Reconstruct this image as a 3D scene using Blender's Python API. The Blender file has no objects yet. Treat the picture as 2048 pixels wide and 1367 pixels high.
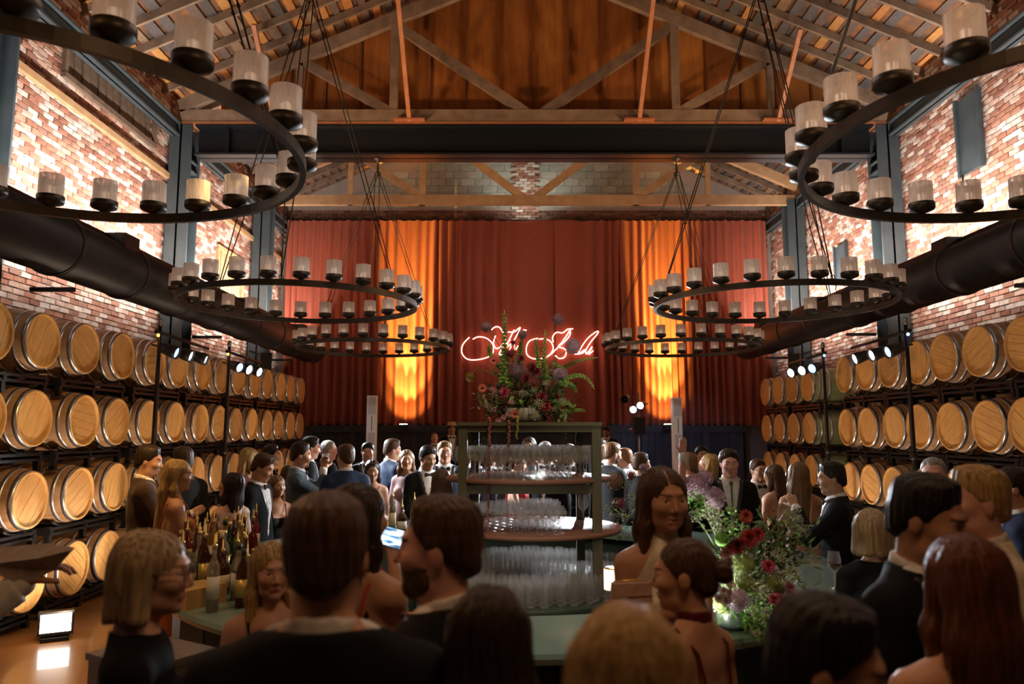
import bpy, bmesh, math, random
import numpy as np
from mathutils import Vector, Matrix
R = random.Random(7)
PI = math.pi
SC = bpy.context.scene
COL = SC.collection
# ---------------------------------------------------------------- camera
FPX = 1500.0; PITCH = math.atan(178.5/FPX)
CP, SP = math.cos(PITCH), math.sin(PITCH)
cam = bpy.data.cameras.new('camera'); camo = bpy.data.objects.new('camera', cam); COL.objects.link(camo)
camo.location = (0, 0, 2.0); camo.rotation_euler = (PI/2 + PITCH, 0, 0)
cam.sensor_width = 36; cam.lens = FPX/2048*36; cam.clip_start = .05; cam.clip_end = 200
cam.dof.use_dof = True; cam.dof.focus_distance = 6.5; cam.dof.aperture_fstop = 2.0
SC.camera = camo
# ---------------------------------------------------------------- world, exposure
w = bpy.data.worlds.new('world'); SC.world = w; w.use_nodes = True
w.node_tree.nodes['Background'].inputs[0].default_value = (1, .55, .3, 1)
w.node_tree.nodes['Background'].inputs[1].default_value = .012
SC.view_settings.view_transform = 'Standard'; SC.view_settings.look = 'None'
SC.view_settings.exposure = 0.0; SC.view_settings.gamma = 1; SC.view_settings.use_curve_mapping = False
SC.cycles.max_bounces = 7; SC.cycles.diffuse_bounces = 3; SC.cycles.glossy_bounces = 3
SC.cycles.transmission_bounces = 7; SC.cycles.transparent_max_bounces = 12
SC.cycles.caustics_reflective = False; SC.cycles.caustics_refractive = False
SC.cycles.sample_clamp_indirect = 3.0
SC.cycles.use_denoising = True

def light(kind, loc, aim, energy, color, size=.1, size_y=None, angle=60, blend=.6, name='light'):
    l = bpy.data.lights.new(name, kind); l.energy = energy; l.color = color
    if kind == 'AREA':
        l.size = size
        if size_y: l.shape = 'RECTANGLE'; l.size_y = size_y
    elif kind == 'SPOT':
        l.shadow_soft_size = size; l.spot_size = math.radians(angle); l.spot_blend = blend
    else: l.shadow_soft_size = size
    o = bpy.data.objects.new(name, l); COL.objects.link(o); o.location = loc
    d = Vector(aim) - Vector(loc)
    o.rotation_euler = d.to_track_quat('-Z', 'Y').to_euler()
    return o
WARM = (1, .52, .2); GOLD = (1, .55, .12); WHITE = (1, .86, .78); COOL = (.85, .93, 1)
# upper brick washers on top of both ducts
for y in (6.5, 9.0, 11.3, 13.6, 15.9, 18.2):
    light('AREA', (-5.22, y, 4.62), (-6.3, y, 5.45), 125, WHITE, 1.9, .12, name='wall_washer_light')
    light('AREA', (6.02, y, 4.66), (7.1, y, 5.45), 125, WHITE, 1.9, .12, name='wall_washer_light')
# roof uplights from the ducts
for y in (9.6, 11.0, 12.6):
    light('SPOT', (-4.7, y, 4.7), (1.5, 13.2, 9.4), 290, (1, .62, .36), .15, angle=95, blend=.9, name='roof_uplight')
    light('SPOT', (5.5, y, 4.7), (-.8, 13.2, 9.4), 290, (1, .62, .36), .15, angle=95, blend=.9, name='roof_uplight')
for x, a in ((-4.7, 1.5), (5.5, -.8)):
    light('SPOT', (x, 15.4, 4.7), (a, 17.6, 8.5), 230, (1, .76, .56), .15, angle=90, blend=.9, name='roof_uplight')
light('SPOT', (.4, 18.8, 7.8), (.4, 20.1, 9.1), 70, (.93, .97, .88), .1, angle=118, blend=.8, name='gable_fill')  # added fill to brighten the gable blocks, no fixture there
# white beams from the stands onto the crowd
for x, y, e in ((-4.2, 10.0, 2800), (-4.2, 12.4, 2800), (4.75, 9.9, 2200), (4.75, 11.2, 2600)):
    light('SPOT', (x, y, 3.25), (-.7 if x < 0 else .9, 9.2 if x > 0 else 9.0, 1.5), e, COOL, .05, angle=28, blend=.3, name='stage_spot')
light('SPOT', (1.6, 14.5, 2.6), (.2, 9.3, 1.75), 2200, COOL, .06, angle=60, blend=.4, name='stage_spot')
# pinkish white uplights on the floor before the barrels
for x, y, e, sx in ((-4.25, 7.45, 120, -1), (-3.8, 8.9, 90, -1), (-3.8, 11.4, 90, -1), (-3.8, 14.6, 70, -1),
                    (4.3, 7.0, 80, 1), (4.3, 9.4, 80, 1), (4.3, 11.6, 80, 1), (4.7, 15.4, 20, 1)):
    light('SPOT', (x, y, .3), (x + sx*1.3, y + .4, 1.8), e, (1, .74, .54), .1, angle=125, blend=.8, name='barrel_uplight')
# amber spots under the opposite ducts, thrown onto the barrel heads
for y in (7.6, 9.9, 12.2, 14.8):
    light('SPOT', (5.15, y+.3, 3.28), (-4.95, y+.6, 1.6), 470, (1, .50, .11), .05, angle=27, blend=.6, name='amber_spot')
    light('SPOT', (-4.6, y+.3, 3.28), (5.4, y+.6, 1.6), 420, (1, .50, .11), .05, angle=27, blend=.6, name='amber_spot')
light('SPOT', (-1.3, 4.6, 4.4), (-4.9, 8.1, .9), 300, (1, .60, .2), .05, angle=34, blend=.3, name='amber_spot')
# curtain uplights (gold) and washes
for x in (-2.75, 3.95):
    for zt, an, e in ((2.9, 76, 130), (3.6, 48, 1300), (5.0, 30, 6000), (7.6, 18, 5200)):
        light('SPOT', (x, 18.98, 2.22), (x + .03, 19.72, zt), e, (1, .66, .13), .04, angle=an, blend=.6, name='curtain_uplight')
light('SPOT', (1.2, 13.8, 6.8), (-5.4, 19.6, 5.7), 640, (1, .55, .33), .08, angle=24, blend=.7, name='curtain_wash')
light('SPOT', (-.4, 13.8, 6.8), (6.5, 19.6, 5.7), 640, (1, .55, .33), .08, angle=24, blend=.7, name='curtain_wash')
light('SPOT', (-5.4, 14.0, 6.8), (.6, 19.6, 5.0), 260, (1, .7, .55), .08, angle=42, blend=.9, name='curtain_wash')
light('SPOT', (3.2, 14.9, 2.7), (4.2, 19.6, 1.2), 90, (.35, .55, 1), .05, angle=50, blend=.6, name='blue_fill_lamp')
for x, tx in ((-.9, -2.6), (1.5, 3.1)):
    light('SPOT', (x, 7.0, 6.7), (tx, 13.6, 1.9), 260, (1, .92, .88), .05, angle=9, blend=.5, name='speaker_fill')  # added fill that whitens the column speakers
# added dim warm fill lights, no fixtures behind them
light('AREA', (-2.8, 1.4, 4.4), (-.9, 2.3, 1.6), 10, (1, .46, .16), .9, name='warm_fill_light')
light('AREA', (2.4, 3.2, 5.0), (.5, 4.0, 1.2), 9, (1, .55, .28), 1.2, name='warm_fill_light')
light('SPOT', (.8, 2.4, 5.6), (.1, 5.4, 2.3), 300, (1, .84, .64), .12, angle=34, blend=.6, name='tower_fill')  # added fill to brighten the flowers on the tower
light('SPOT', (-2.4, 2.6, 4.6), (-1.3, 4.7, 1.2), 120, (1, .62, .24), .08, angle=40, blend=.6, name='bottle_fill')  # added fill for the dark bottle cluster
light('SPOT', (-2.1, 3.1, 3.3), (-.3, 2.0, 1.72), 34, (1, .50, .20), .1, angle=34, blend=.7, name='face_fill')  # added fill for the bearded man's face
light('SPOT', (-.30, 3.4, 1.78), (.12, 5.3, .98), 30, (1, .86, .7), .06, angle=46, blend=.7, name='shelf_fill')  # added fill for the highballs, hangs free without a fixture
light('AREA', (.6, .9, 4.4), (.6, 2.9, 1.5), 22, (1, .56, .28), .7, name='warm_fill_light')  # added fill for the sequined woman's face and the bare back
light('SPOT', (-2.9, 5.4, 4.2), (-4.0, 5.9, 0), 420, (1, .50, .12), .1, angle=62, blend=.9, name='floor_fill')  # added fill that makes the orange glow on the left floor
light('AREA', (.3, 6.2, 6.9), (.3, 6.2, 3), 70, (1, .80, .66), 3.0, name='warm_fill_light')  # added overhead fill to lift the chandelier shades

# ---------------------------------------------------------------- pixel helper
def P(px, py, Y):
    u = (px-1024)/FPX; v = (683.5-py)/FPX
    k = Y/(CP - v*SP)
    return Vector((u*k, Y, 2.0 + (SP + v*CP)*k))

# ---------------------------------------------------------------- object helpers
def tag(o, label=None, cat=None, group=None, kind=None):
    if label: o['label'] = label
    if cat: o['category'] = cat
    if group: o['group'] = group
    if kind: o['kind'] = kind
    return o
def thing(name, label, cat, loc=(0, 0, 0), rz=0, group=None):
    o = bpy.data.objects.new(name, None); COL.objects.link(o)
    o.empty_display_size = .1
    o.location = loc; o.rotation_euler = (0, 0, rz)
    return tag(o, label, cat, group)
def link(name, me, parent=None, loc=None, rot=None):
    o = bpy.data.objects.new(name, me); COL.objects.link(o)
    if parent: o.parent = parent
    if loc is not None: o.location = loc
    if rot is not None: o.rotation_euler = rot
    return o
def copy_tree(o, parent=None, kids=None):
    c = o.copy(); COL.objects.link(c); c.parent = parent
    for ch in (KIDS.get(o.name) or list(o.children)):
        copy_tree(ch, c)
    return c
KIDS = {}

class MB:
    def __init__(s): s.v = []; s.f = []; s.m = []; s.sm = []
    def add(s, vs, fs, mi=0, smooth=False):
        b = len(s.v); s.v += [tuple(x) for x in vs]
        for f in fs: s.f.append(tuple(b+i for i in f)); s.m.append(mi); s.sm.append(smooth)
        return s
    def box(s, c, d, mi=0, M=None, taper=1.0):
        cx, cy, cz = c; dx, dy, dz = d[0]/2, d[1]/2, d[2]/2
        vs = []
        for z in (-1, 1):
            t = taper if z > 0 else 1
            for x, y in ((-1, -1), (1, -1), (1, 1), (-1, 1)):
                p = Vector((x*dx*t, y*dy*t, z*dz))
                if M is not None: p = M @ p
                vs.append((p.x+cx, p.y+cy, p.z+cz))
        return s.add(vs, [(3, 2, 1, 0), (4, 5, 6, 7), (0, 1, 5, 4), (1, 2, 6, 5), (2, 3, 7, 6), (3, 0, 4, 7)], mi)
    def bar(s, a, b, w, h, mi=0, up=(0, 0, 1)):
        a = Vector(a); b = Vector(b); d = (b-a); L = d.length; d.normalize()
        x = d.cross(Vector(up));
        if x.length < 1e-4: x = Vector((1, 0, 0))
        x.normalize(); z = x.cross(d)
        vs = []
        for p in (a, b):
            for i, j in ((-1, -1), (1, -1), (1, 1), (-1, 1)):
                vs.append(p + x*(i*w/2) + z*(j*h/2))
        return s.add(vs, [(0, 1, 2, 3), (7, 6, 5, 4), (4, 5, 1, 0), (5, 6, 2, 1), (6, 7, 3, 2), (7, 4, 0, 3)], mi)
    def tube(s, pts, r, n=8, mi=0, cap=True, closed=False):
        pts = [Vector(p) for p in pts]; m = len(pts)
        rs = r if isinstance(r, (list, tuple)) else [r]*m
        vs = []; ref = None
        for i, p in enumerate(pts):
            if closed: t = pts[(i+1) % m] - pts[i-1]
            else: t = pts[min(i+1, m-1)] - pts[max(i-1, 0)]
            t.normalize()
            if ref is None:
                ref = Vector((0, 0, 1)) if abs(t.z) < .9 else Vector((1, 0, 0))
            x = t.cross(ref)
            if x.length < 1e-5: x = t.cross(Vector((0, 1, .3)))
            x.normalize(); y = t.cross(x); ref = -y if False else ref
            for k in range(n):
                a = 2*PI*k/n
                vs.append(p + (x*math.cos(a) + y*math.sin(a))*rs[i])
        fs = []
        for i in range(m if closed else m-1):
            j = (i+1) % m
            for k in range(n):
                l = (k+1) % n
                fs.append((i*n+k, j*n+k, j*n+l, i*n+l))
        s.add(vs, fs, mi, True)
        if cap and not closed:
            b = len(s.v) - len(vs)
            s.f.append(tuple(b+k for k in range(n))); s.m.append(mi); s.sm.append(False)
            s.f.append(tuple(b+(m-1)*n+k for k in reversed(range(n)))); s.m.append(mi); s.sm.append(False)
        return s
    def lathe(s, prof, n=24, mi=0, c=(0, 0, 0), axis='Z', smooth=True, a0=0, cap=True):
        vs = []; m = len(prof)
        for r, z in prof:
            for k in range(n):
                a = a0 + 2*PI*k/n; x, y = r*math.cos(a), r*math.sin(a)
                if axis == 'Z': p = (x, y, z)
                elif axis == 'X': p = (z, x, y)
                else: p = (x, z, -y)
                vs.append((p[0]+c[0], p[1]+c[1], p[2]+c[2]))
        fs = []
        for i in range(m-1):
            for k in range(n):
                l = (k+1) % n
                fs.append((i*n+k, i*n+l, (i+1)*n+l, (i+1)*n+k))
        s.add(vs, fs, mi, smooth)
        if not cap: return s
        b = len(s.v)-len(vs)
        if prof[0][0] > 1e-4: s.f.append(tuple(b+k for k in reversed(range(n)))); s.m.append(mi); s.sm.append(False)
        if prof[-1][0] > 1e-4: s.f.append(tuple(b+(m-1)*n+k for k in range(n))); s.m.append(mi); s.sm.append(False)
        return s
    def ball(s, c, r, n=10, mi=0, M=None):
        rx, ry, rz = r if isinstance(r, (tuple, list)) else (r, r, r)
        m = max(4, n//2+1); vs = []
        for i in range(m+1):
            t = PI*i/m
            for k in range(n):
                a = 2*PI*k/n
                p = Vector((rx*math.sin(t)*math.cos(a), ry*math.sin(t)*math.sin(a), -rz*math.cos(t)))
                if M is not None: p = M @ p
                vs.append((p.x+c[0], p.y+c[1], p.z+c[2]))
        fs = []
        for i in range(m):
            for k in range(n):
                l = (k+1) % n
                if i == 0: fs.append((k, (i+1)*n+l, (i+1)*n+k))
                elif i == m-1: fs.append((i*n+k, i*n+l, (i+1)*n+k))
                else: fs.append((i*n+k, i*n+l, (i+1)*n+l, (i+1)*n+k))
        return s.add(vs, fs, mi, True)
    def mesh(s, name, mats):
        me = bpy.data.meshes.new(name); me.from_pydata(s.v, [], s.f)
        for m in (mats if isinstance(mats, (list, tuple)) else [mats]): me.materials.append(m)
        me.polygons.foreach_set('material_index', s.m); me.polygons.foreach_set('use_smooth', s.sm)
        me.update(); return me
    def obj(s, name, mats, parent=None, loc=None, rot=None):
        return link(name, s.mesh(name, mats), parent, loc, rot)

# ---------------------------------------------------------------- materials
MATS = {}
def mat(name, c, rough=.6, metal=0, c2=None, scale=6, bump=0, bscale=60, stretch=(1, 1, 1), coat=0, spec=.5,
        emit=None, es=0, trans=0, alpha=1, ior=1.45, island=0, objr=0, sheen=0, detail=4, lo=.35, hi=.65):
    if name in MATS: return MATS[name]
    m = bpy.data.materials.new(name); m.use_nodes = True; nt = m.node_tree; N = nt.nodes; L = nt.links
    b = N['Principled BSDF']; b.inputs['Roughness'].default_value = rough; b.inputs['Metallic'].default_value = metal
    b.inputs['Base Color'].default_value = (*c, 1); b.inputs['Coat Weight'].default_value = coat
    b.inputs['Specular IOR Level'].default_value = spec; b.inputs['IOR'].default_value = ior
    b.inputs['Sheen Weight'].default_value = sheen
    if sheen: b.inputs['Sheen Roughness'].default_value = .4
    if trans: b.inputs['Transmission Weight'].default_value = trans
    if alpha < 1: b.inputs['Alpha'].default_value = alpha
    if emit: b.inputs['Emission Color'].default_value = (*emit, 1); b.inputs['Emission Strength'].default_value = es
    out = None
    tc = N.new('ShaderNodeTexCoord'); mp = N.new('ShaderNodeMapping'); mp.inputs['Scale'].default_value = stretch
    L.new(tc.outputs['Object'], mp.inputs[0])
    if c2:
        n = N.new('ShaderNodeTexNoise'); n.inputs['Scale'].default_value = scale; n.inputs['Detail'].default_value = detail
        L.new(mp.outputs[0], n.inputs['Vector'])
        if objr:
            n.noise_dimensions = '4D'
            oi = N.new('ShaderNodeObjectInfo'); mm = N.new('ShaderNodeMath'); mm.operation = 'MULTIPLY'; mm.inputs[1].default_value = 50
            L.new(oi.outputs['Random'], mm.inputs[0]); L.new(mm.outputs[0], n.inputs['W'])
        r = N.new('ShaderNodeValToRGB'); r.color_ramp.elements[0].color = (*c, 1); r.color_ramp.elements[1].color = (*c2, 1)
        r.color_ramp.elements[0].position = lo; r.color_ramp.elements[1].position = hi
        L.new(n.outputs[0], r.inputs[0]); out = r.outputs[0]
    if island or objr:
        if island: g = N.new('ShaderNodeNewGeometry'); rnd = g.outputs['Random Per Island']
        else: g = N.new('ShaderNodeObjectInfo'); rnd = g.outputs['Random']
        h = N.new('ShaderNodeHueSaturation'); k = island or objr
        mr = N.new('ShaderNodeMapRange'); mr.inputs['To Min'].default_value = 1-k; mr.inputs['To Max'].default_value = 1+k
        L.new(rnd, mr.inputs[0]); L.new(mr.outputs[0], h.inputs['Value'])
        m2 = N.new('ShaderNodeMapRange'); m2.inputs['To Min'].default_value = .5-.02*k; m2.inputs['To Max'].default_value = .5+.02*k
        L.new(rnd, m2.inputs[0]); L.new(m2.outputs[0], h.inputs['Hue'])
        if out: L.new(out, h.inputs['Color'])
        else: h.inputs['Color'].default_value = (*c, 1)
        out = h.outputs[0]
    if out: L.new(out, b.inputs['Base Color'])
    if bump:
        n = N.new('ShaderNodeTexNoise'); n.inputs['Scale'].default_value = bscale; n.inputs['Detail'].default_value = 3
        L.new(mp.outputs[0], n.inputs['Vector'])
        bn = N.new('ShaderNodeBump'); bn.inputs['Strength'].default_value = bump; bn.inputs['Distance'].default_value = .01
        L.new(n.outputs[0], bn.inputs['Height']); L.new(bn.outputs[0], b.inputs['Normal'])
    MATS[name] = m
    return m
def ramp_mat(name, stops, rnd='island', rough=.8, bump=.4, bscale=40, stretch=(1, 1, 1)):
    m = mat(name, stops[0], rough, bump=bump, bscale=bscale, stretch=stretch)
    nt = m.node_tree; N = nt.nodes; L = nt.links
    g = N.new('ShaderNodeNewGeometry' if rnd == 'island' else 'ShaderNodeObjectInfo')
    r = N.new('ShaderNodeValToRGB'); r.color_ramp.interpolation = 'CONSTANT'
    el = r.color_ramp.elements
    while len(el) < len(stops): el.new(.5)
    for i, c in enumerate(stops): el[i].position = i/len(stops); el[i].color = (*c, 1)
    L.new(g.outputs['Random Per Island' if rnd == 'island' else 'Random'], r.inputs[0])
    n = N.new('ShaderNodeTexNoise'); n.inputs['Scale'].default_value = 9; n.inputs['Detail'].default_value = 5
    tc = N.new('ShaderNodeTexCoord'); L.new(tc.outputs['Object'], n.inputs['Vector'])
    mr = N.new('ShaderNodeMapRange'); mr.inputs['To Min'].default_value = .6; mr.inputs['To Max'].default_value = 1.4
    L.new(n.outputs[0], mr.inputs[0])
    mx = N.new('ShaderNodeVectorMath'); mx.operation = 'SCALE'
    L.new(r.outputs[0], mx.inputs[0]); L.new(mr.outputs[0], mx.inputs['Scale'])
    L.new(mx.outputs[0], N['Principled BSDF'].inputs['Base Color'])
    return m
STEEL = mat('painted_steel', (.055, .075, .085), .45, .3, c2=(.075, .10, .11), scale=3)
GIRD = mat('girder_shaded_steel', (.016, .020, .024), .4, .3)  # steel darkened so the girder looks shaded
BLACK = mat('black_metal', (.012, .012, .013), .45, .4)
BLACKP = mat('black_plastic', (.014, .014, .015), .5)
DUCT = mat('black_duct', (.022, .022, .022), .45, .2, c2=(.035, .032, .03), scale=2)
IRON = mat('chandelier_iron', (.045, .038, .030), .45, .6, c2=(.065, .053, .04), scale=8)
TIMBER = mat('old_timber', (.17, .115, .075), .75, c2=(.27, .19, .13), scale=5, stretch=(1, 1, 1), bump=.3, bscale=30, objr=.2)
NEWT = mat('fresh_timber', (.42, .25, .12), .6, c2=(.52, .34, .18), scale=5, bump=.2, objr=.12)
COPPERW = mat('stained_timber', (.40, .15, .06), .55, c2=(.50, .21, .09), scale=5, objr=.1)
PLY = mat('plywood_panel', (.38, .125, .025), .6, c2=(.52, .20, .045), scale=2.2, stretch=(5, 5, .7), bump=.15, objr=.18, detail=6)
BATTEN = mat('dark_batten', (.20, .07, .02), .6, c2=(.28, .10, .03), scale=4)
OAK = mat('barrel_oak', (.30, .16, .07), .5, c2=(.42, .26, .14), scale=5, stretch=(.3, 3, 3), bump=.15, bscale=50, objr=.18)
HEAD = mat('barrel_head_oak', (.50, .29, .11), .75, spec=.12, c2=(.62, .38, .15), scale=7, stretch=(1, 6, 1), bump=.12, objr=.15)
GOAK = mat('green_tinted_oak', (.20, .24, .11), .5, c2=(.27, .30, .15), scale=5, stretch=(.3, 3, 3))
HOOP = mat('galvanised_hoop', (.62, .62, .64), .30, .85, c2=(.48, .48, .50), scale=20, objr=.1)
# ================================================================ ROOM
XL, XR, YB = -6.3, 7.1, 20.1
FLOORM = mat('polished_floor', (.24, .12, .045), .30, c2=(.33, .17, .07), scale=1.3, bump=.08, bscale=4, coat=.3)
MORTAR = mat('mortar', (.36, .31, .27), .9, bump=.5, bscale=30)
BRK = [(.33, .15, .10), (.42, .22, .15), (.26, .12, .08), (.52, .38, .31), (.58, .49, .43), (.38, .19, .13), (.30, .16, .12), (.48, .33, .26), (.62, .54, .48)]
BRICKI = ramp_mat('brick_worn', BRK); BRICKO = ramp_mat('brick_worn_single', BRK, 'object')
DBRK = [(.16, .06, .035), (.20, .08, .045), (.13, .05, .03), (.24, .11, .07), (.10, .045, .03)]
BRICKD = ramp_mat('brick_dark', DBRK)
CMU = ramp_mat('concrete_block', [(.42, .44, .38), (.36, .38, .33), (.46, .47, .41), (.33, .35, .31)], 'object', bump=.25)
def quad_box(name, x0, x1, y0, y1, z0, z1, m):
    b = MB(); b.box(((x0+x1)/2, (y0+y1)/2, (z0+z1)/2), (x1-x0, y1-y0, z1-z0)); return b.obj(name, m)
floor = tag(quad_box('floor', XL-.3, XR+.3, -2.5, YB+.3, -.1, 0, FLOORM), kind='structure')

def brick_shape(rr, w, h, d, jig):
    vs = []
    for k, (sx, sz) in enumerate(((-1, -1), (1, -1), (1, 1), (-1, 1))):   # back then front
        vs.append((sx*w/2, 0, sz*h/2))
    for sx, sz in ((-1, -1), (1, -1), (1, 1), (-1, 1)):
        vs.append((sx*(w/2-rr.uniform(0, jig)), -d+rr.uniform(-jig, jig)*.8, sz*(h/2-rr.uniform(0, jig))))
    return vs, [(4, 5, 6, 7), (0, 1, 5, 4), (1, 2, 6, 5), (2, 3, 7, 6), (3, 0, 4, 7)]
def brick_field(wall, origin, ax, out, u0, u1, z0, z1, pw, ph, single, minusmat, joinm, seed, gap=.014, depth=.02, jig=.008, holes=(), name='brick', roof=None):
    """bricks over a rectangle: ax = direction along the wall, out = outward normal; single(u,z) picks loose parts"""
    rr = random.Random(seed); A = Vector(ax); O = Vector(out); org = Vector(origin)
    protos = [MB().add(*brick_shape(rr, pw-gap, ph-gap*.8, depth, jig)).mesh(name, minusmat) for _ in range(8)]
    M = Matrix((( A.x, -O.x, 0), (A.y, -O.y, 0), (0, 0, 1))); rot = M.to_euler()
    J = MB(); n = 0; cnt = 0
    rows = int((z1-z0)/ph)
    for r in range(rows):
        z = z0 + (r+.5)*ph; u = u0 + (0 if r % 2 else pw/2)
        while u < u1-pw*.4:
            if any(a <= u <= b and c <= z <= d for a, b, c, d in holes) or (roof and z > roof(u)):
                u += pw; continue
            p = org + A*u; p.z = z
            if single(u, z) and cnt < 300:
                o = link(name, protos[n % 8], wall, p, rot); cnt += 1
            else:
                vs, fs = brick_shape(rr, pw-gap, ph-gap*.8, depth + rr.uniform(-.006, .008), jig)
                J.add([p + M @ Vector(v) for v in vs], fs)
            u += pw; n += 1
    if J.v: tag(J.obj(name+'work', joinm, wall), kind='stuff')
# left wall
wl = tag(quad_box('wall_left', XL-.3, XL, -2.5, YB+.3, 0, 8.3, MORTAR), kind='structure')
brick_field(wl, (XL, 0, 0), (0, 1, 0), (1, 0, 0), 8.2, YB, 2.6, 8.2, .22, .08,
            lambda u, z: 9.6 < u < 12.4 and 5.0 < z < 6.9, BRICKO, BRICKI, 3, holes=((10.0, 12.6, 6.95, 7.7), (15.6, 17.1, 4.7, 5.9)))
wr = tag(quad_box('wall_right', XR, XR+.3, -2.5, YB+.3, 0, 8.3, MORTAR), kind='structure')
brick_field(wr, (XR, 0, 0), (0, -1, 0), (-1, 0, 0), -YB, -9.0, 2.6, 8.2, .22, .08,
            lambda u, z: -12.9 < u < -10.3 and 5.0 < z < 7.0, BRICKO, BRICKI, 4)
# back wall with the gable of concrete blocks
XM = .42; RIDGE = 11.15; SL = .44
def roofz(x): return RIDGE - SL*abs(x-XM)
bw = MB(); y0, y1 = YB, YB+.3
for y in (y0, y1): bw.v += [(XL, y, 0), (XR, y, 0), (XR, y, roofz(XR)), (XM, y, RIDGE), (XL, y, roofz(XL))]
bw.add([], []); bw.f += [(0, 1, 2, 3, 4), (9, 8, 7, 6, 5), (2, 7, 8, 3), (3, 8, 9, 4)]; bw.m += [0]*4; bw.sm += [False]*4
wb = tag(bw.obj('wall_back', MORTAR), kind='structure')
brick_field(wb, (0, YB, 0), (1, 0, 0), (0, -1, 0), XL+.1, XR-.1, 7.0, 8.06, .22, .08, lambda u, z: False, BRICKO, BRICKD, 5)
brick_field(wb, (0, YB, 0), (1, 0, 0), (0, -1, 0), XL+2.2, XR-2.2, 8.12, 10.2, .41, .205, lambda u, z: True, CMU, CMU, 6, gap=.012, depth=.015,
            jig=.003, holes=((XM-.3, XM+.3, 0, 20),), name='concrete_block', roof=lambda u: roofz(u)-.5)
brick_field(wb, (0, YB-.08, 0), (1, 0, 0), (0, -1, 0), XM-.33, XM+.33, 7.0, 10.6, .22, .08, lambda u, z: z > 7.9, BRICKO, BRICKI, 7, name='pilaster_brick')
wf = tag(quad_box('wall_front', XL, XR, -2.8, -2.5, 0, 8.3, mat('dark_wall', (.05, .03, .02), .9)), kind='structure')
# boarded openings in the left wall, shutters on the right wall
def boarded(y0, y1, z0, z1, nb, label, m):
    t = thing('boarded_opening', label, 'boarded window', (XL, (y0+y1)/2, z0)); h = z1-z0; wy = y1-y0
    b = MB(); b.box((.03, 0, h+.03), (.1, wy+.16, .08)); b.box((.03, 0, -.03), (.12, wy+.16, .08))
    b.box((.03, -wy/2-.04, h/2), (.1, .08, h)); b.box((.03, wy/2+.04, h/2), (.1, .08, h)); b.obj('frame', m, t)
    for i in range(nb):
        y = -wy/2 + wy*(i+.5)/nb
        MB().box((0, 0, h/2), (.03, wy/nb-.02, h*.98)).obj('plank', m, t, (R.uniform(-.005, .02), y, 0))
boarded(10.0, 12.55, 6.97, 7.68, 12, 'row of old vertical planks closing an opening high in the left brick wall', mat('dark_timber', (.09, .06, .04), .8, c2=(.16, .11, .07), scale=5))  # planks in a darker timber tone
boarded(15.65, 17.05, 4.72, 5.88, 8, 'pale wooden boarded window in the left brick wall above the long black duct', NEWT)
def shutter(y, z0, z1, wdt, label):
    t = thing('steel_shutter', label, 'wall panel', (XR-.06, y, z0))
    h = z1-z0
    b = MB(); b.box((0, 0, h/2), (.05, wdt, h)); b.obj('plate', STEEL, t)
    b = MB(); b.box((-.04, -wdt/2, h/2), (.05, .05, h+.06)); b.box((-.04, wdt/2, h/2), (.05, .05, h+.06)); b.obj('side_rail', STEEL, t)
    b = MB(); b.tube([(-.06, wdt*.3, -.02), (-.12, wdt*.2, -.2), (-.06, 0, -.32)], .012, 6); b.obj('hook', BLACK, t)
shutter(11.05, 5.95, 7.15, .55, 'tall grey steel panel high on the right brick wall behind the near chandelier')
shutter(15.7, 5.2, 5.95, .5, 'small grey steel panel on the right brick wall beyond the steel column')

# ---- roof
ROOFP = mat('roof_underlay', (.30, .12, .04), .85, c2=(.10, .07, .05), scale=3, stretch=(1, 1, 1))
cm = MB()
for s in (-1, 1):
    xe = XL-.3 if s < 0 else XR+.3
    cm.add([(XM, 5.5, RIDGE), (XM, YB+.3, RIDGE), (xe, YB+.3, roofz(xe)), (xe, 5.5, roofz(xe)),
            (XM, 5.5, RIDGE+.08), (XM, YB+.3, RIDGE+.08), (xe, YB+.3, roofz(xe)+.08), (xe, 5.5, roofz(xe)+.08)],
           [(0, 1, 2, 3), (7, 6, 5, 4), (0, 3, 7, 4), (1, 5, 6, 2), (2, 6, 7, 3)])
ceil = tag(cm.obj('ceiling', ROOFP), kind='structure')
BOARD = ramp_mat('roof_board', [(.22, .14, .085), (.17, .12, .085), (.46, .19, .05), (.09, .08, .075), (.26, .17, .10), (.14, .10, .08), (.50, .24, .07), (.11, .095, .09)], 'object', bump=.3)
ang = math.atan(SL)
# near the camera the deck is out of frame: three joined bays there, loose boards where they show
protos = {}
def board(L, wd):
    k = (round(L, 1), round(wd, 2))
    if k not in protos: protos[k] = MB().box((0, 0, 0), (wd, L, .02)).mesh('roof_board', BOARD)
    return protos[k]
for s in (-1, 1):
    half = (XM-XL) if s < 0 else (XR-XM)
    n = int(half/.215)
    for i in range(n):
        d = .15 + i*.215; x = XM + s*d; z = roofz(x)-.03
        segs = [(10.2, 11.7), (11.7, 13.5), (13.65, 16.6), (16.6, 20.05)] if d > 1.9 else [(12.0, 13.5), (17, 20.05)]
        for a, b in segs:
            if R.random() < .10: continue
            L = b-a-.02 + R.uniform(-.12, .0)
            link('roof_board', board(L, R.choice((.12, .14, .16))), ceil, (x + R.uniform(-.015, .015), (a+b)/2, z + R.uniform(-.008, .008)),
                 (0, s*ang, 0))
raf = {}
for s in (-1, 1):
    xe = (XL if s < 0 else XR)
    L = math.hypot(xe-XM, (xe-XM)*SL)
    me = MB().box((0, 0, 0), (L, .05, .13)).mesh('rafter', TIMBER)
    for y in [10.3, 10.95, 11.6, 12.25, 12.85, 13.95, 14.6, 15.25, 15.9, 16.55, 17.2, 18.1, 18.75, 19.4]:
        link('rafter', me, ceil, ((XM+xe)/2, y, (RIDGE+roofz(xe))/2-.12), (0, s*ang, 0))
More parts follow.
